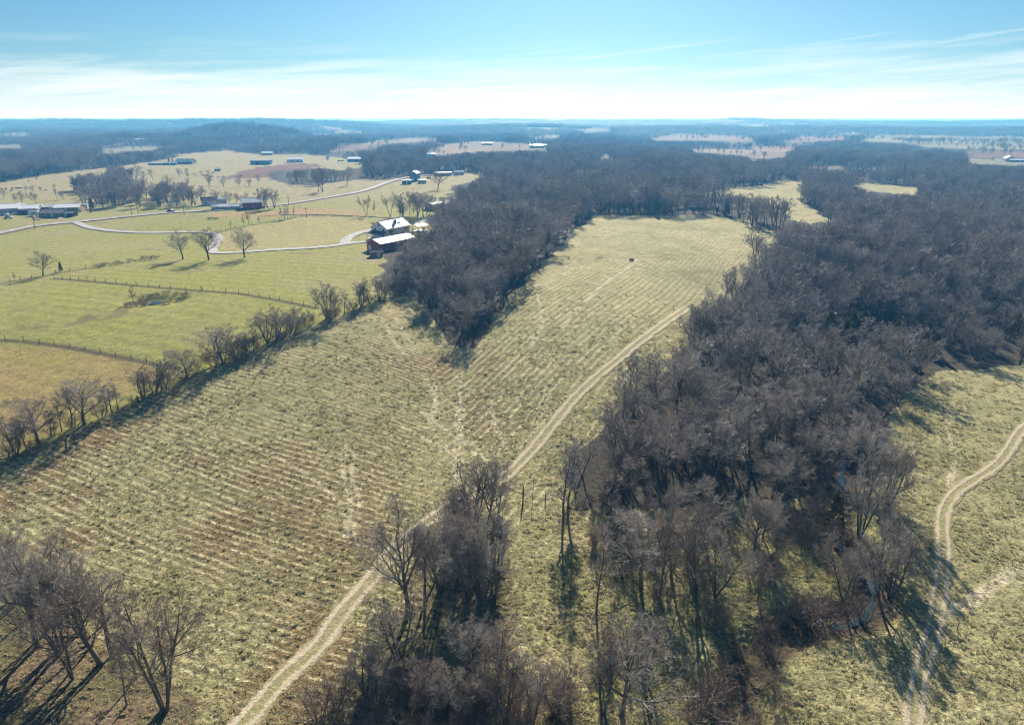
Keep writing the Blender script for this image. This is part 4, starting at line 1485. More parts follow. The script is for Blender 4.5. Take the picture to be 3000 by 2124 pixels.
def brush(points, g, hlo, hhi, label, group, wide=1.2, lod=None, rel=None):
    for x, y in points:
        d = math.hypot(x, y)
        hh = g.uniform(hlo, hhi)
        if rel:
            nb = T_[int(np.argmin(np.hypot(HAND_XY[:, 0] - x, HAND_XY[:, 1] - y)))][4]
            size = 'ankle high' if hh < 1.2 else 'waist high' if hh < 1.9 else 'head high' if hh < 2.7 else 'tall' if hh < 3.6 else 'very tall'
            lab = ' '.join(('%s %s beside the %s' % (size, rel, nb)).replace(',', '').split()[:16])
        else:
            lab = label
        plant(x, y, hh, 'shrub', lab, group, (0 if d < 150 else 1) if lod is None else lod, wide=g.uniform(0.9, 1.3) * wide)


HEDGE = [(-20, 1372), (115, 1300), (248, 1243), (340, 1208), (421, 1170), (520, 1125), (652, 1070), (785, 1006), (900, 957), (984, 930), (1084, 893), (1160, 866), (1225, 852)]
pts, g_ = along(HEDGE, 2.5, (0, 0.5), 0.8, 71)
brush(pts, g_, 1.8, 5.6, 'low brown brush growing along the foot of the hedgerow trees', 'brush under the hedgerow', rel='brown brush')
pts, g_ = along([(2330, 1840), (2250, 1900), (2190, 1960), (2165, 2030), (2160, 2100)], 2.6, (-2.2, 0.8), 0.9, 72)
brush(pts, g_, 1.0, 2.4, 'low rust brown brush on the left bank of the dark gully', 'brush along the gully')
pts, g_ = along([(2420, 1825), (2320, 1850), (2250, 1915), (2200, 1980), (2190, 2050), (2200, 2110)], 3.0, (2.4, -0.5), 0.7, 73)
brush(pts, g_, 0.8, 1.8, 'low brown brush on the right bank of the dark gully', 'brush along the gully')
pts, g_ = along([(2440, 1380), (2430, 1470), (2420, 1560), (2450, 1620), (2520, 1660), (2540, 1720)], 3.0, (-2.0, 0.0), 1.2, 74)
brush(pts, g_, 1.0, 2.6, 'low tangled bush beside the creek water', 'brush beside the creek', rel='tangled bush')
ring = [(368, 893), (378, 896), (392, 895), (406, 892), (420, 889), (428, 884), (410, 876), (425, 871), (445, 867), (465, 864), (490, 862), (515, 861), (540, 864), (545, 868), (520, 873), (495, 880), (478, 884)]
brush([tuple(p[:2]) for p in at_many(ring)], np.random.default_rng(75), 0.9, 2.1, 'low dark brush ringing the small meadow pond', 'brush round the pond', 1.5)
heap = [(290, 784), (305, 781), (322, 778), (340, 776), (358, 774), (376, 771), (395, 768), (412, 766), (425, 763), (440, 761), (455, 759), (310, 776), (345, 770), (380, 765), (415, 760), (445, 754)]
brush([tuple(p[:2]) for p in at_many(heap)], np.random.default_rng(76), 0.9, 1.9, 'low brown scrub in the long patch below the left lane', 'scrub patch in the meadow', 1.7)
mounds = [(550, 516), (570, 512), (590, 508), (610, 506), (625, 509), (600, 517), (640, 522), (655, 524), (695, 520), (705, 519), (790, 516), (800, 515), (812, 517), (612, 644), (622, 643), (634, 645)]
brush([tuple(p[:2]) for p in at_many(mounds)], np.random.default_rng(77), 1.6, 3.2, 'dark rounded brush mound on the far pasture', 'brush mounds on the far pasture', 1.9)
g_ = np.random.default_rng(78)
thick = []
while len(thick) < 46:
    q = (g_.uniform(1010, 1720), g_.uniform(1930, 2200))
    if inpoly(np.array([q[0]]), np.array([q[1]]), [(1000, 2050), (1180, 1950), (1300, 2010), (1460, 2030), (1560, 2060), (1650, 2040), (1730, 2120), (1720, 2210), (950, 2210)])[0]:
        thick.append(q)
brush([tuple(p[:2]) for p in at_many(thick)], g_, 2.0, 4.2, 'brownish brush in the tangled thicket at the bottom centre', 'brush of the bottom thicket', 1.0, rel='brownish brush')
g_ = np.random.default_rng(79)
und = []
while len(und) < 40:
    q = (g_.uniform(1660, 2400), g_.uniform(1440, 1900))
    if inpoly(np.array([q[0]]), np.array([q[1]]), [(1700, 1500), (1900, 1500), (2250, 1470), (2330, 1560), (2400, 1640), (2200, 1880), (2080, 1900), (1800, 1700)])[0]:
        und.append(q)
brush([tuple(p[:2]) for p in at_many(und)], g_, 0.6, 1.8, 'knee high brown brush scattered on the rough ground left of the creek', 'scattered brush on the rough ground', 1.2, rel='scattered brush')

g_ = np.random.default_rng(82)
sap = []
while len(sap) < 34:
    q = (g_.uniform(1650, 2420), g_.uniform(1380, 1860))
    if inpoly(np.array([q[0]]), np.array([q[1]]), [(1690, 1420), (1900, 1540), (2240, 1460), (2420, 1560), (2380, 1780), (2180, 1870), (1960, 1800), (1760, 1660)])[0]:
        sap.append(q)
brush([tuple(p[:2]) for p in at_many(sap)], g_, 1.6, 4.2, 'head high grey brown sapling brush among the loose stand by the creek', 'sapling brush of the creek stand', 1.0, rel='sapling brush')

# ------------------------------------------------------------------ buildings
CLEAR = []


def building(name, label, cat, px, py, L, W, H, P, yaw, wall, roof, openings=(), over=0.4, group=None, setback=0.0):
    """openings: (kind, face, u, z, w, h); face 'front' = -y wall, 'back', 'left' = -x gable, 'right'"""
    b = at(px, py)
    yw = R(yaw)
    o = thing(name, (b.x, b.y + setback, ground_z(b.x, b.y + setback)), yw, label=label, category=cat)
    if group:
        o['group'] = group
    CLEAR.append((b.x, b.y + setback, max(L, W) * 0.62 + 2.0))
    m = MB()
    m.gable_body(L, W, H, P)
    m.build('wall', wall, o)
    m = MB()
    m.gable_roof(L, W, H, P, over)
    rf = m.build('roof', roof, o)
    m = MB()
    m.box(-L / 2 - over * 0.9, L / 2 + over * 0.9, -0.14, 0.14, H + P + 0.2, H + P + 0.30)
    m.build('ridge_cap', roof, rf)
    for kind, face, u, z, w, h in openings:
        def bx(mb, du0, du1, z0, z1, out):
            if face == 'front':
                mb.box(u + du0, u + du1, -W / 2 - out, -W / 2 + 0.02, z0, z1)
            elif face == 'back':
                mb.box(u + du0, u + du1, W / 2 - 0.02, W / 2 + out, z0, z1)
            elif face == 'left':
                mb.box(-L / 2 - out, -L / 2 + 0.02, u + du0, u + du1, z0, z1)
            else:
                mb.box(L / 2 - 0.02, L / 2 + out, u + du0, u + du1, z0, z1)
        m = MB()
        t = 0.12
        bx(m, -w / 2 - t, -w / 2, z - t, z + h + t, 0.07)
        bx(m, w / 2, w / 2 + t, z - t, z + h + t, 0.07)
        bx(m, -w / 2, w / 2, z + h, z + h + t, 0.07)
        if kind == 'window':
            bx(m, -w / 2, w / 2, z - t, z, 0.07)
        f = m.build(kind, M_WHITE, o)
        m = MB()
        bx(m, -w / 2, w / 2, z, z + h, 0.035)
        m.build('pane' if kind == 'window' else 'leaf', M_GLASS if kind == 'window' else (M_WHITE if kind == 'door' else M_DARK), f)
    return o


fh = building('farmhouse', 'white two storey farmhouse with white metal roof at the end of the lane', 'house', 1146, 694, 15.5, 9.6, 4.9, 3.0, 58, M_WHITE, M_ROOF_W,
              [('window', 'left', -2.6, 3.2, 1.0, 1.5), ('window', 'left', 2.4, 3.2, 1.0, 1.5), ('window', 'left', 0, 5.6, 0.9, 1.3), ('window', 'left', -2.6, 0.8, 1.1, 1.5), ('door', 'left', 1.6, 0.1, 1.1, 2.1),
               ('window', 'front', -5, 0.9, 1.2, 1.5), ('window', 'front', -1.5, 0.9, 1.2, 1.5), ('window', 'front', 2.5, 0.9, 1.2, 1.5), ('window', 'front', 5.6, 3.0, 1.0, 1.2), ('window', 'front', -5, 3.0, 1.0, 1.2)])
m = MB()
m.box(-11.2, -7.8, -4.6, 4.6, 0.35, 0.55)
for yy in (-4.4, -1.5, 1.5, 4.4):
    m.box(-11.1, -10.95, yy - 0.08, yy + 0.08, 0.5, 2.7)
for yy in np.linspace(-4.3, 4.3, 18):
    m.box(-11.05, -11.0, yy - 0.03, yy + 0.03, 0.6, 1.35)
m.box(-11.08, -10.98, -4.4, 4.4, 1.35, 1.43)
pch = m.build('porch', M_WHITE, fh)
m = MB()
m.add([(-11.5, -4.9, 2.7), (-7.8, -4.9, 3.6), (-7.8, 4.9, 3.6), (-11.5, 4.9, 2.7), (-11.5, -4.9, 2.82), (-7.8, -4.9, 3.72), (-7.8, 4.9, 3.72), (-11.5, 4.9, 2.82)],
      [(0, 3, 2, 1), (4, 5, 6, 7), (0, 1, 5, 4), (3, 7, 6, 2), (0, 4, 7, 3)])
m.build('porch_roof', M_ROOF_D, pch)
m = MB()
m.box(0.2, 1.2, -2.7, -1.7, 5.5, 7.9)
m.build('chimney', M_DARK, fh)
m = MB()
sl = 3.0 / 4.8
for (xa, xb, ya, yb) in ((-4.6, -3.8, -2.5, -1.7), (1.3, 3.6, -3.3, -2.5)):
    zz = lambda v: 4.9 + 3.0 - sl * abs(v) + 0.26
    m.add([(xa, ya, zz(ya)), (xb, ya, zz(ya)), (xb, yb, zz(yb)), (xa, yb, zz(yb)), (xa, ya, zz(ya) - .05), (xb, ya, zz(ya) - .05), (xb, yb, zz(yb) - .05), (xa, yb, zz(yb) - .05)],
          [(0, 1, 2, 3), (0, 4, 5, 1), (2, 6, 7, 3), (1, 5, 6, 2), (3, 7, 4, 0)])
m.build('roof_panel', M_GLASS, fh)  # two thin dark glossy panels lying on the front roof slope
m = MB()
for xx in np.linspace(-7, 7, 15):
    m.box(xx - 0.16, xx + 0.16, -0.2, 0.2, 8.16, 8.34)
m.build('ridge_vent', M_DARK, fh, kind='stuff')

b = at(1230, 676)
pv_ = thing('pavilion', (b.x, b.y, ground_z(b.x, b.y)), R(50), label='small open pavilion with white roof right of the farmhouse', category='pavilion')
CLEAR.append((b.x, b.y, 5))
m = MB()
m.gable_roof(6.0, 4.6, 2.5, 0.7, 0.3)
m.build('roof', M_ROOF_W, pv_)
for sx in (-2.8, 2.8):
    for sy in (-2.1, 2.1):
        m = MB()
        m.box(sx - 0.09, sx + 0.09, sy - 0.09, sy + 0.09, -0.4, 2.52)
        m.build('post', M_WHITE, pv_)
m = MB()
m.box(-3.2, 3.2, -2.5, 2.5, -0.3, 0.12)
m.build('floor_slab', M_ROOF_G, pv_)

building('red_shed', 'long dark red shed with gleaming metal roof below the farmhouse', 'shed', 1146, 727, 19.5, 8.2, 3.5, 1.35, 54, M_RED, M_ROOF_W,
         [('door', 'left', 2.4, 0.05, 1.1, 2.3), ('window', 'front', -6, 1.2, 1.1, 1.0), ('window', 'front', 0, 1.2, 1.1, 1.0)], 0.45)
building('small_shed', 'low dark roofed shed at the corner of the red shed', 'shed', 1103, 752, 4.6, 3.4, 1.9, 0.7, 20, M_BROWNW, M_ROOF_D, [('door', 'front', 0.6, 0.05, 0.9, 1.7)], 0.3)
building('machine_shed', 'first gleaming low roof hidden in trees behind the farmhouse', 'shed', 1290, 612, 16, 9, 3.2, 0.9, 35, M_BROWNW, M_ROOF_W, [('window', 'left', 0, 1.2, 1, 1)])
building('machine_shed', 'second gleaming roof beside the long one in the trees', 'shed', 1324, 613, 11, 9, 3.4, 1.0, 20, M_BROWNW, M_ROOF_W, [('window', 'left', 0, 1.2, 1, 1)])
building('dark_barn', 'dark barn with glinting roof deep in the trees right of the farmhouse', 'barn', 1328, 645, 10, 9, 4.4, 1.2, 30, M_BROWNW, M_ROOF_W, [('door', 'left', 0, 0.1, 2.4, 2.6)])
building('old_barn', 'red barn with grey metal roof beside the county road', 'barn', 742, 610, 11.5, 12, 4.0, 2.2, 18, M_RED, M_ROOF_G, [('barn_door', 'left', 0, 0.05, 3.0, 3.0), ('window', 'front', 0, 1.5, 1.0, 1.0)])
building('farm_shed', 'long low grey shed among trees left of the red barn', 'shed', 668, 612, 17, 10, 1.8, 1.1, 8, M_GREYW, M_ROOF_G, [('window', 'front', -5, 0.8, 1.2, 0.9), ('door', 'front', 2, 0.05, 1.2, 1.8)])
building('old_house', 'small blue white house behind trees left of the grey shed', 'house', 613, 601, 9, 7, 3.2, 1.8, 25, M_WHITE, M_ROOF_D, [('window', 'front', -2, 1.0, 1.0, 1.3), ('door', 'front', 1.2, 0.1, 1.0, 2.0)])
building('farm_shed', 'pale shed roof peeping out behind the grey shed trees', 'shed', 645, 596, 10, 7, 3.0, 0.8, 12, M_GREYW, M_ROOF_G, [('door', 'front', 0, 0.05, 1.2, 2.0)])
building('tall_shed', 'tall teal shed with white gable roof at the road end', 'shed', 1216, 530, 7.5, 6.5, 6.4, 1.8, 75, M_TEAL, M_ROOF_W, [('door', 'left', 0, 0.05, 1.4, 2.4)])
building('low_shed', 'low grey shed left of the tall teal shed', 'shed', 1192, 540, 7.5, 5, 3.0, 0.5, 10, M_TEAL, M_ROOF_G, [('door', 'front', 0, 0.05, 1.2, 2.0)])
building('low_shed', 'low grey shed right of the tall teal shed', 'shed', 1237, 537, 6.5, 5, 2.6, 0.5, 10, M_GREYW, M_ROOF_G, [('door', 'front', 0, 0.05, 1.2, 2.0)])
building('trailer_home', 'white trailer home with gleaming roof right of the teal shed', 'house', 1298, 515, 15, 6, 2.8, 0.5, 20, M_GREYW, M_ROOF_W, [('window', 'front', -3, 1.0, 1.0, 1.0), ('door', 'front', 1, 0.1, 1.0, 2.0)])
building('small_house', 'small teal roofed house at the wood edge right of the trailer', 'house', 1343, 513, 9, 6, 2.8, 1.4, 15, M_GREYW, M_TEAL, [('window', 'front', -2, 1.0, 1.0, 1.0), ('door', 'front', 1, 0.1, 1.0, 2.0)])
building('hay_barn', 'left one of two barns on the far pasture, white roof', 'barn', 1048, 473, 23, 18, 3.2, 2.2, 3, M_TEAL, M_ROOF_W, [('barn_door', 'front', 0, 0.05, 4, 3.0)])
building('hay_barn', 'right one of two barns on the far pasture, blue grey roof', 'barn', 1094, 468, 22, 18, 4.6, 2.4, -8, M_WHITE, M_ROOF_G, [('barn_door', 'front', -4, 0.05, 4, 3.6)])
building('long_barn', 'long pale teal barn with low roof at the top of the brown scrub', 'barn', 766, 482, 24, 9, 4.6, 0.8, 4, M_TEAL, M_ROOF_G, [('barn_door', 'front', -4, 0.05, 4, 3.4)])
building('long_barn', 'short white annex at the right end of the teal barn', 'barn', 790, 480, 8, 8, 3.8, 1.0, 4, M_WHITE, M_ROOF_W, [('door', 'front', 0, 0.05, 1.2, 2.2)])
building('ranch_house', 'white gabled house with white roof right of the teal barn', 'house', 866, 475, 20, 16, 3.4, 2.6, 14, M_WHITE, M_ROOF_W, [('window', 'front', -4, 1, 1.4, 1.4), ('window', 'front', 3, 1, 1.4, 1.4)])
building('hill_house', 'white roofed house among trees at the top of the far pasture', 'house', 784, 455, 16, 14, 3.0, 2.2, 10, M_BROWNW, M_ROOF_W, [('window', 'front', 0, 1, 1.4, 1.4)])
building('blue_house', 'far house with blue roof on the edge of the pale strip', 'house', 545, 481, 20, 16, 3.0, 3.0, 5, M_BROWNW, M_TEAL, [('window', 'front', 0, 1, 1.4, 1.4)])
building('farm_row_shed', 'longest low shed of the farm row at the pale strip', 'shed', 462, 484, 20, 6, 2.2, 0.7, 6, M_GREYW, M_ROOF_G, [('door', 'front', 0, 0.05, 1.2, 1.8)])
building('farm_row_shed', 'right low shed of the farm row at the pale strip', 'shed', 500, 484, 15, 6, 2.6, 0.9, 4, M_TEAL, M_ROOF_G, [('door', 'front', 0, 0.05, 1.2, 1.8)])
building('tool_shed', 'tiny shed alone at the left of the brown scrub', 'shed', 638, 502, 5.5, 4, 2.4, 0.8, 10, M_BROWNW, M_ROOF_W, [('door', 'front', 0, 0.05, 1.0, 1.8)])
building('tool_shed', 'tiny pale hut on the ridge left of the far barns', 'shed', 960, 468, 3.5, 3, 3.0, 0.8, 10, M_WHITE, M_ROOF_G, [('door', 'front', 0, 0.05, 1.0, 1.8)])
building('far_house', 'far white roofed cabin at the left on the hilltop clearing', 'house', 1571, 434, 22, 10, 4.2, 1.5, 8, M_BROWNW, M_ROOF_W, [('window', 'front', 0, 1, 1.6, 1.6)])
building('far_house', 'far white roofed shed at the right on the hilltop clearing', 'house', 1598, 432, 20, 9, 3.4, 1.5, -6, M_TEAL, M_ROOF_W, [('window', 'front', 0, 1, 1.6, 1.6)])
building('far_house', 'far dark cabin under trees on the tan hill pasture', 'house', 1427, 426, 20, 10, 3.6, 1.5, 5, M_BROWNW, M_ROOF_G, [('window', 'front', 0, 1, 1.6, 1.6)])
building('field_house', 'dark farmhouse with white front roof at the right frame edge', 'house', 2954, 473, 15, 11, 4.0, 3.0, 70, M_BROWNW, M_ROOF_G, [('window', 'left', 0, 1, 1.4, 1.4)])
building('chicken_barn', 'long low white roofed barn cut by the right frame edge', 'barn', 2990, 475, 34, 9, 2.6, 1.2, 0, M_BROWNW, M_ROOF_W, [('door', 'front', -4, 0.05, 1.4, 2.0)])
for px, py, lab in ((1252, 379, 'bright lone roof glinting on the far wooded slope'), (1257, 462, 'bright roof glinting in the wood below the tan hill'), (411, 416, 'tiny white house on the crest of the left wooded ridge'),
                    (1153, 364, 'faint white roof high on the hazy slope'), (2082, 360, 'tiny pale roof on the hazy right skyline wood'), (2610, 357, 'tiny white roof far off near the right skyline')):
    building('distant_house', lab, 'house', px, py, 17, 10, 4.5, 1.3, 8, M_WHITE, M_ROOF_W, [('window', 'front', 0, 1, 1.6, 1.6)])
# left homestead
building('white_house', 'broad house with white metal roof at the left frame edge', 'house', 22, 624, 13, 15, 3.2, 2.0, 30, M_GREYW, M_ROOF_W, [('window', 'front', -3, 1, 1.2, 1.3), ('door', 'front', 1, 0.1, 1, 2.1)])
building('side_house', 'small blue roofed house cut by the left frame edge', 'house', -6, 622, 10, 8, 3.4, 1.0, 25, M_TEAL, M_ROOF_G, [('window', 'front', 0, 1, 1.2, 1.3)])
building('long_house', 'long house with pale metal roof right of the white roofed house', 'house', 78, 622, 15, 13, 2.7, 1.6, 16, M_GREYW, M_ROOF_W, [('window', 'front', -4, 1, 1.4, 1.4), ('window', 'front', 3, 1, 1.4, 1.4), ('door', 'front', 0, 0.1, 1, 2.1)])
building('gable_house', 'open gabled shed left of the long pale house', 'house', 51, 621, 9, 9, 3.2, 1.5, 70, M_BROWNW, M_ROOF_G, [('barn_door', 'left', 0, 0.05, 3, 2.6)])
building('storage_trailer', 'long dark blue storage trailer in front of the long house', 'trailer', 86, 628, 11, 2.8, 2.4, 0.15, 6, M_CAR, M_ROOF_D, [('door', 'right', 0, 0.1, 1.6, 2.0)], 0.05)
building('mobile_home', 'white roofed mobile home beside the dark roofed house', 'house', 205, 617, 14, 12, 2.4, 1.4, 14, M_BROWNW, M_ROOF_W, [('window', 'front', -4, 1, 1.4, 1.2), ('window', 'front', 4, 1, 1.4, 1.2), ('door', 'front', 0, 0.1, 1, 2.0)])
building('ranch_bungalow', 'low dark roofed house with porch in front of the mobile home', 'house', 163, 634, 12.5, 11, 2.4, 1.5, 4, M_BROWNW, M_ROOF_D, [('window', 'front', -4, 1, 1.4, 1.2), ('door', 'front', 1, 0.1, 1, 2.0)], 0.8)
building('car_port', 'dark flat carport at the right of the dark roofed house', 'shed', 200, 634, 8.5, 6, 2.0, 0.5, 4, M_DARK, M_ROOF_D, [('door', 'front', 0, 0.05, 1.4, 1.8)], 0.5)
building('garden_shed', 'grey roofed shed behind the dark roofed house', 'shed', 158, 616, 10, 9, 2.4, 1.0, 10, M_BROWNW, M_ROOF_G, [('door', 'front', 0, 0.05, 1.2, 2.0)])
building('camper', 'pale camper parked right of the mobile home', 'camper', 243, 611, 6, 2.5, 2.6, 0.2, 20, M_WHITE, M_ROOF_W, [('window', 'front', 0, 1.2, 1.4, 0.8)], 0.05)


# ------------------------------------------------------------------ vehicles
def car(label, px, py, yaw, paint, van=False, cat='car', name='parked_car'):
    b = at(px, py)
    o = thing(name, (b.x, b.y, ground_z(b.x, b.y) + (0.32 if py < 624 and px > 480 and px < 520 else 0.1)), R(yaw), label=label, category=cat)
    CLEAR.append((b.x, b.y, 4))
    m = MB()
    if van:
        m.box(-2.8, 2.8, -1.1, 1.1, 0.45, 2.7)
        m.add([(-2.6, -1.0, 2.7), (2.6, -1.0, 2.7), (2.6, 1.0, 2.7), (-2.6, 1.0, 2.7), (-2.3, -0.8, 2.9), (2.3, -0.8, 2.9), (2.3, 0.8, 2.9), (-2.3, 0.8, 2.9)],
              [(0, 1, 5, 4), (1, 2, 6, 5), (2, 3, 7, 6), (3, 0, 4, 7), (4, 5, 6, 7)])
    else:
        prof = [(-2.2, 0.35), (2.2, 0.35), (2.25, 0.75), (1.1, 0.95), (-2.0, 1.0), (-2.25, 0.7)]
        n = len(prof)
        m.add([(a, -0.88, c) for a, c in prof] + [(a, 0.88, c) for a, c in prof], [(i, (i + 1) % n, n + (i + 1) % n, n + i) for i in range(n)], [])
        for off, fl in ((0, False), (n, True)):
            m.add([(a, -0.88 if off == 0 else 0.88, c) for a, c in prof], [], [((0, i, i + 1) if not fl else (0, i + 1, i)) for i in range(1, n - 1)])
    m.build('body', paint, o)
    m = MB()
    if van:
        m.box(-1.2, 1.2, -1.13, -1.1, 1.5, 2.1)
    else:
        m.add([(-1.7, -0.82, 0.97), (1.0, -0.82, 0.97), (1.0, 0.82, 0.97), (-1.7, 0.82, 0.97), (-1.2, -0.68, 1.5), (0.3, -0.68, 1.5), (0.3, 0.68, 1.5), (-1.2, 0.68, 1.5)],
              [(0, 1, 5, 4), (1, 2, 6, 5), (2, 3, 7, 6), (3, 0, 4, 7), (4, 5, 6, 7)])
    m.build('windows' if van else 'cabin', M_GLASS, o)
    for sx in (-1.4, 1.4):
        for sy in (-0.85, 0.85):
            m = MB()
            m.tube((sx, sy - 0.1, 0.34), (sx, sy + 0.1, 0.34), 0.34, n=10)
            m.build('wheel', M_TYRE, o)
    return o


car('dark blue pickup sized car driving on the county road by the grove', 501, 622.5, 6, M_CAR)
car('silver car parked at the lower left homestead, nearer one', 26, 641, 20, M_ROOF_G)
car('pale car parked at the left homestead, behind the silver one', 14, 632, 10, M_CARW)
car('third car in the yard of the white roofed house', 36, 629, 30, M_CARW)
car('white box van parked at the end of the dark storage trailer', 101, 634, 12, M_CARW, True, 'van', 'box_van')
car('left one of two dark vehicles on the far pasture by the barns', 994, 474, 40, M_CAR)
car('right one of two dark vehicles on the far pasture by the barns', 1004, 473, 10, M_DARK)
car('dark pickup parked between the teal shed and the trailer home', 1256, 524, 15, M_CAR)
car('white car parked beside the small teal roofed house', 1336, 516, 20, M_CARW)

# ------------------------------------------------------------------ poles, posts, fences, flag, mast, small field things
for px, py, hp, lab in ((103, 672, 35, 'leaning utility pole at the left end of the county road'), (386, 630, 30, 'left pole of the pair before the grove'), (405, 629, 31, 'right pole of the pair before the grove'),
                        (540, 628, 29, 'utility pole right of the driving car'), (898, 638, 31, 'utility pole standing alone on the tan meadow'), (846, 602, 27, 'utility pole beside the county road past the red barn'),
                        (1155, 527, 20, 'far utility pole near the road end')):
    b = at(px, py)
    h = top_height(px, py, hp, b)
    o = thing('utility_pole', (b.x, b.y, ground_z(b.x, b.y) - 0.3), R(15), label=lab, category='pole', group='utility poles along the road')
    m = MB()
    m.tube((0, 0, 0), (0.05, 0, h), 0.17, 0.12, 7)
    m.build('shaft', M_POST, o)
    m = MB()
    m.box(-1.2, 1.2, -0.07, 0.07, h - 0.7, h - 0.55)
    m.build('crossarm', M_POST, o)
FLAB = {'lower': 'weedy wire fence between green meadow and tan meadow', 'upper': 'wire fence crossing the green meadow below the three oaks', 'west': 'wire fence past the lone round tree', 'middle': 'wire fence with young trees between two meadows'}
post_m = MB()
post_m.tube((0, 0, -0.4), (0, 0, 1.35), 0.09, 0.075, 6)
post_me = post_m.mesh('post', M_POST)
for k, W_ in FENCE_W.items():
    L = smooth_line(W_, 4.0)
    x0, y0 = L[len(L) // 2]
    z0 = ground_z(x0, y0)
    o = thing('wire_fence', (x0, y0, z0), 0, label=FLAB[k], category='fence')
    zz = hz(L[:, 0], L[:, 1])
    for (x, y), z in zip(L, zz):
        p = link('post', post_me, o)
        p.location = (x - x0, y - y0, z - z0)
        p.scale = (1, 1, random.uniform(0.85, 1.15))
    m = MB()
    for hh in (0.35, 0.75, 1.15):
        for i in range(len(L) - 1):
            m.tube((L[i][0] - x0, L[i][1] - y0, zz[i] - z0 + hh), (L[i + 1][0] - x0, L[i + 1][1] - y0, zz[i + 1] - z0 + hh), 0.012, n=3)
    m.build('wires', M_WIRE, o)
for px, py, hp, r, lab in ((1532, 1470, 47, 0.14, 'thick wooden fence corner post beside the track clump'), (1560, 1458, 60, 0.05, 'thin crooked dead pole right of the corner post'),
                           (1598, 1462, 24, 0.10, 'short wooden stump post right of the dead pole'), (2804, 1848, 24, 0.06, 'steel post alone in the right field, left one'), (2908, 1874, 22, 0.06, 'steel post alone in the right field, right one'),
                           (593, 853, 14, 0.12, 'taller gate post in the meadow fence')):
    b = at(px, py)
    h = top_height(px, py, hp, b)
    m = MB()
    m.tube((0, 0, -0.3), (0.06 * h * random.uniform(-1, 1), 0, h), r, r * 0.8, 7)
    m.tube((-r * 1.3, 0, h * 0.8), (r * 1.3, 0, h * 0.8), r * 0.3, n=5)
    o = m.build('field_post', M_POST, None, label=lab, category='post')
    o.location = (b.x, b.y, ground_z(b.x, b.y))
b = at(1098, 676)
o = thing('flag_pole', (b.x, b.y, ground_z(b.x, b.y)), R(-20), label='thin flagpole with small striped flag left of the farmhouse', category='flagpole')
h = top_height(1098, 676, 24, b)
m = MB()
m.tube((0, 0, 0), (0, 0, h), 0.05, 0.03, 6)
m.build('pole', M_WHITE, o)
fl = thing('flag', (0, 0, 0))
fl.parent = o
for i in range(7):
    m = MB()
    x0 = -0.8 if i >= 3 else -0.8
    zt = h - 0.05 - i * 0.15
    m.add([(-0.04, 0, zt), (-0.9, 0.10, zt - 0.06), (-1.7, 0.0, zt - 0.16), (-1.7, 0.0, zt - 0.31), (-0.9, 0.10, zt - 0.21), (-0.04, 0, zt - 0.15)], [(0, 1, 4, 5), (1, 2, 3, 4)])
    m.build('stripe', M_FLAGR if i % 2 == 0 else M_FLAGW, fl)
m = MB()
m.add([(-0.04, -0.02, h - 0.05), (-0.75, 0.07, h - 0.1), (-0.75, 0.07, h - 0.66), (-0.04, -0.02, h - 0.61)], [(0, 1, 2, 3)])
m.build('canton', M_FLAGB, fl)
# radio mast on the far ridge
mx = at(1632, 366)
o = thing('radio_mast', (mx.x, mx.y, ground_z(mx.x, mx.y)), 0, label='thin lattice radio mast rising above the far horizon', category='mast')
mh = top_height(1632, 366, 46, mx)
mh = min(mh, 105)
m = MB()
for a in range(3):
    t = a * 2.094
    m.tube((0.7 * math.cos(t), 0.7 * math.sin(t), 0), (0.55 * math.cos(t), 0.55 * math.sin(t), mh), 0.16, n=4)
m.build('legs', M_MAST, o)
m = MB()
for i in range(40):
    z = mh * i / 40
    t = (i % 3) * 2.094
    m.tube((0.7 * math.cos(t), 0.7 * math.sin(t), z), (0.7 * math.cos(t + 2.094), 0.7 * math.sin(t + 2.094), z + mh / 40), 0.1, n=3)
m.build('lattice', M_MAST, o)
MAST_TOP = o.location.z + mh
# feeder on the hay field and a brush heap beside it
b = at(1850, 764)
o = thing('feed_trough', (b.x, b.y, ground_z(b.x, b.y)), R(10), label='small dark feed trough standing alone on the upper hay field', category='trough')
m = MB()
m.box(-0.8, 0.8, -0.5, -0.42, 0.25, 0.8)
m.box(-0.8, 0.8, 0.42, 0.5, 0.25, 0.8)
m.box(-0.8, -0.72, -0.42, 0.42, 0.25, 0.8)
m.box(0.72, 0.8, -0.42, 0.42, 0.25, 0.8)
m.box(-0.72, 0.72, -0.42, 0.42, 0.25, 0.33)
m.build('tub', M_DARK, o)
for sx in (-0.7, 0.7):
    for sy in (-0.4, 0.4):
        m = MB()
        m.box(sx - 0.05, sx + 0.05, sy - 0.05, sy + 0.05, -0.2, 0.3)
        m.build('leg', M_POST, o)
m = MB()
m.box(-0.45, 0.9, -0.3, 0.6, 0.81, 0.86)
m.build('lid', M_POST, o)
brush([tuple(at(1752, 757)[:2]), tuple(at(1762, 756)[:2])], np.random.default_rng(80), 0.7, 0.9, 'flat brown brush heap on the upper hay field', 'brush heap on the hay field', 2.2)


def cow_mesh():
    m = MB()
    m.tube((-0.85, 0, 0.98), (0.75, 0, 1.02), 0.36, 0.34, 8)
    m.tube((0.7, 0, 1.1), (1.15, 0, 0.95), 0.2, 0.16, 7)
    m.tube((1.1, 0, 0.98), (1.5, 0, 0.72), 0.15, 0.09, 7)
    for sx in (-0.7, 0.6):
        for sy in (-0.22, 0.22):
            m.tube((sx, sy, 0.9), (sx + 0.03, sy, 0.0), 0.12, 0.06, 6)
    m.tube((-0.88, 0, 1.15), (-1.0, 0, 0.5), 0.04, 0.03, 5)
    return m.mesh('cow', M_COW, True)


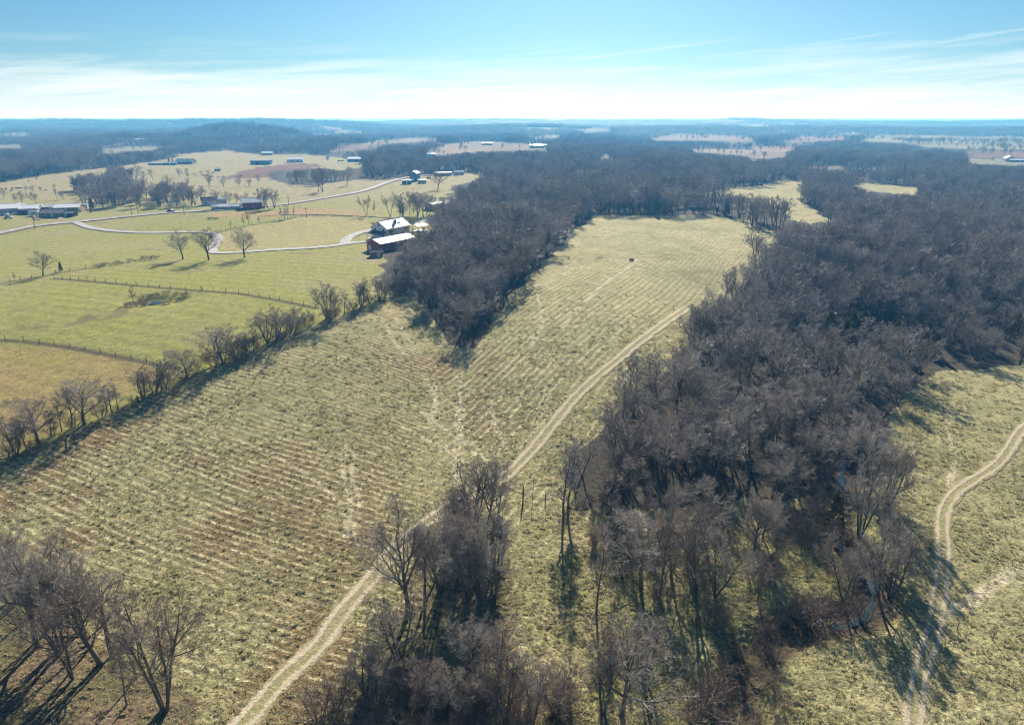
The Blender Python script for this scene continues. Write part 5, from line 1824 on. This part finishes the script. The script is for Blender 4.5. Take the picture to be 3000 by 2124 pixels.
cow_me = cow_mesh()
for px, py in ((6, 556), (18, 556), (34, 561), (36, 555), (48, 555), (54, 554), (61, 554), (135, 560), (84, 533), (107, 525)):
    b = at(px, py)
    o = link('cow', cow_me, label='black cow grazing on the tan pasture behind the left houses', category='cow', group='cows on the far pasture')
    o.location = (b.x, b.y, ground_z(b.x, b.y))
    o.rotation_euler = (0, 0, random.uniform(0, 6.28))

# ------------------------------------------------------------------ woods
clear = np.array(CLEAR)


def candidates(y0, y1, s, seed, hm, strict=True):
    """jittered grid of wood places between forward distances y0..y1"""
    g = np.random.default_rng(seed)
    xs = np.arange(-y1 * 0.92 - 30, y1 * 0.92 + 30, s)
    ys = np.arange(y0, y1, s)
    X, Y = np.meshgrid(xs, ys)
    X = (X + (np.arange(len(ys)) % 2)[:, None] * s * 0.5).ravel() + g.uniform(-0.42, 0.42, X.size) * s
    Y = Y.ravel() + g.uniform(-0.42, 0.42, X.size) * s
    k = np.abs(X) < Y * 0.90 + 25
    X, Y = X[k], Y[k]
    Z = hz(X, Y)
    zi, px, py = zone_of(X, Y, Z, 3.0)
    k = (zi == 0) & (py < 1570) & (px > -330) & (px < 3330)
    X, Y, Z = X[k], Y[k], Z[k]
    h = hm * g.uniform(0.62, 1.25, len(X)) * (1 + 0.25 * fbm(X / 60, Y / 60, 55, 2))
    ok = np.ones(len(X), bool)
    hayp = [i + 1 for i, (n, _) in enumerate(OPEN) if n in ('hay', 'hay_right', 'rough') or i == YARD]
    for fr in (0.35, 0.65, 0.92):
        px, py = project(X, Y, Z + h * fr)
        zz = np.zeros(len(X), np.int16)
        for i, (_n, poly) in enumerate(OPEN):
            zz[inpoly(px, py, poly) & (zz == 0)] = i + 1
        ok &= (zz == 0) | np.isin(zz, hayp)
    for cx, cy, rr in clear:
        ok &= np.hypot(X - cx, Y - cy) > rr
    for L, wd in ((ROAD_L, 4.0), (LANE_L, 4.0), (DRIVE_L, 4.0), (BACK_L, 4.0), (TRACK_L, 6.5)):
        ok &= ~(pdist(X, Y, L, wd + 1) < wd)
    dn = np.full(len(X), 99.0)
    for hx, hy in HAND_XY:
        dn = np.minimum(dn, np.hypot(X - hx, Y - hy))
    ok &= dn > 3.0
    for cx, cy in CEDAR_XY:
        ok &= ~((np.abs(X - cx) < 4.5) & (Y < cy + 4) & (Y > cy - 11))
    return X[ok], Y[ok], Z[ok], h[ok]


near = candidates(95, 330, 6.0, 101, 12.0)
mid = candidates(330, 520, 6.6, 102, 12.5)
# small groves on the pasture
gr_pts = []
g_ = np.random.default_rng(103)
for poly, nn in (([(238, 600), (240, 575), (310, 570), (420, 578), (500, 575), (590, 590), (592, 606), (420, 607), (300, 610)], 95), ([(205, 560), (300, 535), (310, 560), (240, 575)], 26),
                 ([(318, 530), (330, 520), (405, 521), (400, 534), (330, 538)], 20), ([(310, 545), (400, 552), (420, 566), (330, 562)], 16),
                 ([(1160, 640), (1260, 632), (1250, 640), (1180, 646)], 5)):
    pl = np.array(poly)
    c = 0
    while c < nn:
        q = np.array([[g_.uniform(pl[:, 0].min(), pl[:, 0].max()), g_.uniform(pl[:, 1].min(), pl[:, 1].max())]])
        if inpoly(q[:, 0], q[:, 1], poly)[0]:
            gr_pts.append(q[0])
            c += 1
gw = at_many(gr_pts)
gh = g_.uniform(8, 13.5, len(gw))
keep = np.array([np.hypot(p[0] - clear[:, 0], p[1] - clear[:, 1]).min() > 9 for p in gw])
grove = (gw[keep, 0], gw[keep, 1], gw[keep, 2], gh[keep])

AX = np.concatenate([near[0], mid[0], grove[0]])
AY = np.concatenate([near[1], mid[1], grove[1]])
AZ = np.concatenate([near[2], mid[2], grove[2]])
AH = np.concatenate([near[3], mid[3], grove[3]])
isg = np.concatenate([np.zeros(len(near[0]) + len(mid[0]), bool), np.ones(len(grove[0]), bool)])
px_, py_ = project(AX, AY, AZ + AH * 0.6)
bx_, by_ = project(AX, AY, AZ)
inframe = (px_ > 20) & (px_ < 2980) & (py_ < 2100)
depth = AY * CP + CAM_H * SP
n_bare = sum(1 for t in T_ if t[3] not in ('shrub', 'cedar'))
order = np.argsort(np.where(inframe, depth / AH, 1e9))
single = order[:max(0, 298 - n_bare)]
g_ = np.random.default_rng(104)
for i in single:
    x, y = AX[i], AY[i]
    qx, qy = bx_[i], by_[i]
    form = str(g_.choice(['tall', 'tall', 'vase', 'spread', 'tall']))
    look = {'tall': 'straight', 'vase': 'many stemmed', 'spread': 'broad crowned'}[form]
    size = 'tall' if AH[i] > 13.2 else ('short' if AH[i] < 10 else 'middling')
    if qx < 1480 and qy < 1100:
        where, grp = 'at the tip of the wood tongue in the hay field', 'bare trees of the middle wood'
    elif qy > 1330:
        k = min(3, int((qx - 1650) / 230))
        where, grp = 'in the front row of the big wood, ' + ('track end', 'second quarter', 'third quarter', 'creek end')[max(k, 0)], 'bare trees at the lower front of the right wood'
    elif qx > 2480:
        k = int(np.clip((qy - 1040) / 45, 0, 5))
        where, grp = 'by the far right field, %s stretch of the wood edge' % ('topmost', 'second', 'third', 'fourth', 'fifth', 'lowest')[k], 'bare trees at the field side of the right wood'
    elif qx < 1900:
        where, grp = 'on the %s wood edge beside the dirt track' % ('lower' if qy > 1230 else 'upper'), 'bare trees at the track side of the right wood'
    else:
        row_ = ('lowest', 'second', 'third', 'fourth', 'rear')[int(np.clip((1310 - qy) / 45, 0, 4))]
        col_ = 'track side' if qx < 2050 else 'left of middle' if qx < 2180 else 'right of middle' if qx < 2330 else 'creek side'
        where, grp = 'in the %s crown band of the big wood, %s' % (row_, col_), 'bare trees inside the right wood'
    lab = '%s %s tree %s' % (size, look, where)
    d = math.hypot(x, y)
    plant(x, y, AH[i], form, lab, grp, 0 if d < 150 else 1, wide=g_.uniform(1.1, 1.5))
rest = np.setdiff1d(np.arange(len(AX)), single)
print('wood trees', len(AX), 'single', len(single))

# the many further trees: one object that repeats a few low tree meshes (geometry nodes)
protos = []
for form in ('tall', 'vase', 'spread'):
    for mt, mc, h0, sp, tr, cr in FORMS[form, 1][:2 if form != 'tall' else 3]:
        V = np.vstack([tr[0], cr[0]])
        me = np_mesh('woodland_tree', V, [np.vstack([tr[1], cr[1] + len(tr[0])])], [M_BARK, M_TWIG], midx=np.r_[np.zeros(len(tr[1]), np.int32), np.ones(len(cr[1]), np.int32)])
        protos.append((me, h0))
NP = len(protos)


def far_patch(seed, n, size, big):
    """a clump of n simple bare trees on a size x size patch, 12 m tall"""
    g = np.random.default_rng(seed)
    V, F, M, c = [], [], [], 0
    for k in range(n):
        tr, cr = make_tree(('tall', 'vase', 'spread')[k % 3], seed * 100 + k % 5, 3)
        tr, cr = fit_height(tr, cr, 12 * g.uniform(0.8, 1.1))
        a = g.uniform(0, 6.28)
        o = np.array([g.uniform(-0.5, 0.5) * size, g.uniform(-0.5, 0.5) * size, 0])
        rot = np.array([[math.cos(a), -math.sin(a), 0], [math.sin(a), math.cos(a), 0], [0, 0, 1]]) * np.array([big, big, 1])
        keepf = g.random(len(cr[1])) < 0.55
        for (v, f), mi in ((tr, 0), ((cr[0], cr[1][keepf]), 1)):
            V.append(v @ rot.T + o)
            F.append(f + c)
            M.append(np.full(len(f), mi, np.int32))
            c += len(v)
    return np_mesh('woodland_patch', np.vstack(V), [np.vstack(F)], [M_BARK, M_TWIG], midx=np.concatenate(M))


protos += [(far_patch(5, 9, 22, 1.15), 12.0), (far_patch(6, 9, 22, 1.15), 12.0), (far_patch(7, 9, 22, 1.2), 12.0)]
pts = [(AX[rest], AY[rest], AZ[rest], AH[rest] / 12.0, rng.integers(0, NP, len(rest)), rng.uniform(1.05, 1.5, len(rest)))]
for y0, y1, s, sd, wid in ((520, 1000, 7.6, 111, 1.15),):
    X, Y, Z, Hh = candidates(y0, y1, s, sd, 13.0)
    pts.append((X, Y, Z, Hh / 12, rng.integers(0, NP, len(X)), np.full(len(X), wid)))
for y0, y1, s, sd, wid in ((1000, 1900, 20, 112, 1.0), (1900, 3400, 34, 113, 1.6), (3400, 6500, 62, 114, 2.8), (6500, 12000, 130, 115, 5.0)):
    X, Y, Z, Hh = candidates(y0, y1, s, sd, 13.0)
    if y1 > 3400:
        pass
    pts.append((X, Y, Z, Hh / 12, NP + rng.integers(0, 3, len(X)), np.full(len(X), wid)))
g_ = np.random.default_rng(116)
for y0, y1, nn, big in ((700, 1500, 9000, 1.2), (1500, 3200, 16000, 1.5), (3200, 7000, 20000, 2.2)):
    Y = g_.uniform(y0, y1, nn)
    X = g_.uniform(-0.85, 0.85, nn) * Y
    Z = hz(X, Y)
    zi, px, py = zone_of(X, Y, Z)
    zn = np.array(['wood'] + [n for n, _ in OPEN])[zi]
    k = np.isin(zn, ['pale', 'tan', 'pink']) & ((np.abs(fbm(X / 240, Y / 240, 142, 2)) < 0.035) | (np.abs(vnoise(X / 330, Y / 330, 143)) < 0.03) | (g_.random(nn) < 0.03))
    X, Y, Z = X[k], Y[k], Z[k]
    pts.append((X, Y, Z, g_.uniform(0.45, 0.95, len(X)), g_.integers(0, NP, len(X)), np.full(len(X), big)))
PX = np.concatenate([p[0] for p in pts])
PY = np.concatenate([p[1] for p in pts])
PZ = np.concatenate([p[2] for p in pts]) - 0.1
PS = np.concatenate([p[3] for p in pts])
PK = np.concatenate([p[4] for p in pts]).astype(np.int32)
PWD = np.concatenate([p[5] for p in pts])
print('woodland points', len(PX))


def scatter(name, P, rotz, scale3, sorts, meshes, **props):
    """one object: points that carry rotation, scale and kind; nodes put one of `meshes` on each"""
    me = bpy.data.meshes.new(name)
    me.vertices.add(len(P))
    me.vertices.foreach_set('co', np.asarray(P, np.float32).ravel())
    for nm, ty, arr, key in (('turn', 'FLOAT_VECTOR', np.column_stack([np.zeros((len(P), 2)), rotz]), 'vector'), ('size', 'FLOAT_VECTOR', scale3, 'vector'), ('sort', 'INT', sorts, 'value')):
        a = me.attributes.new(nm, ty, 'POINT')
        a.data.foreach_set(key, np.ascontiguousarray(arr, np.int32 if ty == 'INT' else np.float32).ravel())
    o = link(name, me, **props)
    ng = bpy.data.node_groups.new(name + '_nodes', 'GeometryNodeTree')
    ng.interface.new_socket('Geometry', in_out='INPUT', socket_type='NodeSocketGeometry')
    ng.interface.new_socket('Geometry', in_out='OUTPUT', socket_type='NodeSocketGeometry')
    n, l = ng.nodes, ng.links
    gi, go = n.new('NodeGroupInput'), n.new('NodeGroupOutput')
    jn = n.new('GeometryNodeJoinGeometry')

    def attr(nm, ty):
        a = n.new('GeometryNodeInputNamedAttribute')
        a.data_type = ty
        a.inputs['Name'].default_value = nm
        return a.outputs[0]
    turn, size, sort = attr('turn', 'FLOAT_VECTOR'), attr('size', 'FLOAT_VECTOR'), attr('sort', 'INT')
    e2r = n.new('FunctionNodeEulerToRotation')
    l.new(turn, e2r.inputs[0])
    for i, m in enumerate(meshes):
        src = bpy.data.objects.new(m.name, m)     # mesh holder for the nodes, never placed in the scene
        oi = n.new('GeometryNodeObjectInfo')
        oi.inputs['Object'].default_value = src
        cmp_ = n.new('FunctionNodeCompare')
        cmp_.data_type = 'INT'
        cmp_.operation = 'EQUAL'
        l.new(sort, cmp_.inputs['A'] if cmp_.inputs['A'].type == 'INT' else cmp_.inputs[2])
        (cmp_.inputs[3]).default_value = i
        ip = n.new('GeometryNodeInstanceOnPoints')
        l.new(gi.outputs[0], ip.inputs['Points'])
        l.new(cmp_.outputs[0], ip.inputs['Selection'])
        l.new(oi.outputs['Geometry'], ip.inputs['Instance'])
        l.new(e2r.outputs[0], ip.inputs['Rotation'])
        l.new(size, ip.inputs['Scale'])
        l.new(ip.outputs[0], jn.inputs[0])
    l.new(jn.outputs[0], go.inputs[0])
    md = o.modifiers.new('scatter', 'NODES')
    md.node_group = ng
    return o


scatter('woodland', np.column_stack([PX, PY, PZ]), rng.uniform(0, 6.28, len(PX)), np.column_stack([PS * PWD, PS * PWD, PS]), PK, [p[0] for p in protos],
        kind='stuff', label='bare winter woodland covering the hills beyond the nearer trees')

# ------------------------------------------------------------------ grass tufts on the nearer fields
M_GRASS = twig_mat('grass_blades', (0.40, 0.37, 0.18), (0.60, 0.53, 0.33), 0.05, 0.9)
_n, _l = M_GRASS.node_tree.nodes, M_GRASS.node_tree.links
_tr, _mx = _n.new('ShaderNodeBsdfTranslucent'), _n.new('ShaderNodeMixShader')
_src = _n['Principled BSDF'].inputs['Base Color'].links[0].from_socket
_l.new(_src, _tr.inputs['Color'])
_mx.inputs[0].default_value = 0.45
_l.new(_n['Principled BSDF'].outputs[0], _mx.inputs[1])
_l.new(_tr.outputs[0], _mx.inputs[2])
_l.new(_mx.outputs[0], _n['Material Output'].inputs['Surface'])


def tuft(seed, n=16):
    g = np.random.default_rng(seed)
    an = g.uniform(0, 6.28, n)
    r0 = g.uniform(0, 0.16, n)
    base = np.column_stack([r0 * np.cos(an), r0 * np.sin(an), np.full(n, -0.05)])
    d = norm(np.column_stack([0.75 * np.cos(an), 0.75 * np.sin(an), g.uniform(0.5, 1.3, n)]))
    L = g.uniform(0.22, 0.5, n)[:, None]
    s = norm(np.cross(d, g.normal(size=(n, 3)))) * 0.035
    mid_ = base + d * L * 0.6
    tipp = base + d * L + np.column_stack([np.cos(an), np.sin(an), -np.ones(n)]) * 0.08
    V = np.stack([base - s, base + s, mid_ + s * 1.2, tipp, mid_ - s * 1.2], 1).reshape(-1, 3)
    b = np.arange(n)[:, None] * 5
    return np_mesh('grass_tuft', V, [np.hstack([b, b + 1, b + 2, b + 4]), np.hstack([b + 2, b + 3, b + 4])], [M_GRASS])


g_ = np.random.default_rng(120)
NT = 140000
dist = 48 + (240 - 48) * g_.random(NT) ** 1.25
azi = g_.uniform(-R(47), R(47), NT)
X, Y = dist * np.sin(azi), dist * np.cos(azi)
Z = hz(X, Y)
zi, px, py = zone_of(X, Y, Z)
zn = np.array(['wood'] + [n for n, _ in OPEN])[zi]
k = np.isin(zn, ['hay', 'hay_right', 'rough'])
k &= ~(np.minimum(pdist(X, Y, TRACK_L, 4), pdist(X, Y, RTRACK_L, 4)) < 1.4) & ~(pdist(X, Y, CREEK_L, 4) < 2.2)
k &= g_.random(NT) < (1 - sstep(np.hypot(X, Y), 95, 235)) * np.clip(0.5 + 0.7 * fbm(X / 7, Y / 7, 130, 3), 0.15, 1)
p1, p2, ml = row_phase(X, Y, fbm(X / 45, Y / 45, 21, 3))
rw = np.sin(2 * math.pi * np.where(ml > 0.5, p1, p2))
k &= (zn != 'hay') | (g_.random(NT) < np.clip(0.6 + 0.55 * rw, 0.1, 1))
X, Y, Z = X[k], Y[k], Z[k]
sc = g_.uniform(0.45, 1.15, len(X)) * np.clip(np.hypot(X, Y) / 110, 0.9, 1.7)
scatter('grass', np.column_stack([X, Y, Z + 0.02]), g_.uniform(0, 6.28, len(X)), np.column_stack([sc, sc, sc * 0.85]), g_.integers(0, 4, len(X)), [tuft(s) for s in (1, 2, 3, 4)],
        kind='stuff', label='tufted winter grass on the hay fields')
print('tufts', len(X))

# ------------------------------------------------------------------ air
zs = np.empty(len(ground.data.vertices) * 3, np.float32)
ground.data.vertices.foreach_get('co', zs)
zmin, zmax = float(zs[2::3].min()), float(zs[2::3].max())
hb = MB()
hb.box(-71000, 71000, -71000, 71000, zmin - 1.0, max(CAM_H, zmax + 18, MAST_TOP) + 3.0)
hm = bpy.data.materials.new('haze')
hm.use_nodes = True
hn = hm.node_tree.nodes
hn.clear()
ho = hn.new('ShaderNodeOutputMaterial')
hv = hn.new('ShaderNodeVolumePrincipled')
hv.inputs['Color'].default_value = HAZE_COLOR
hv.inputs['Density'].default_value = HAZE_DENSITY
hv.inputs['Anisotropy'].default_value = 0.25
hv.inputs['Absorption Color'].default_value = (1, 1, 1, 1)
hm.node_tree.links.new(hv.outputs[0], ho.inputs['Volume'])
hb.build('haze', hm, None, kind='stuff')
print('zrange', zmin, zmax, 'mast', MAST_TOP)
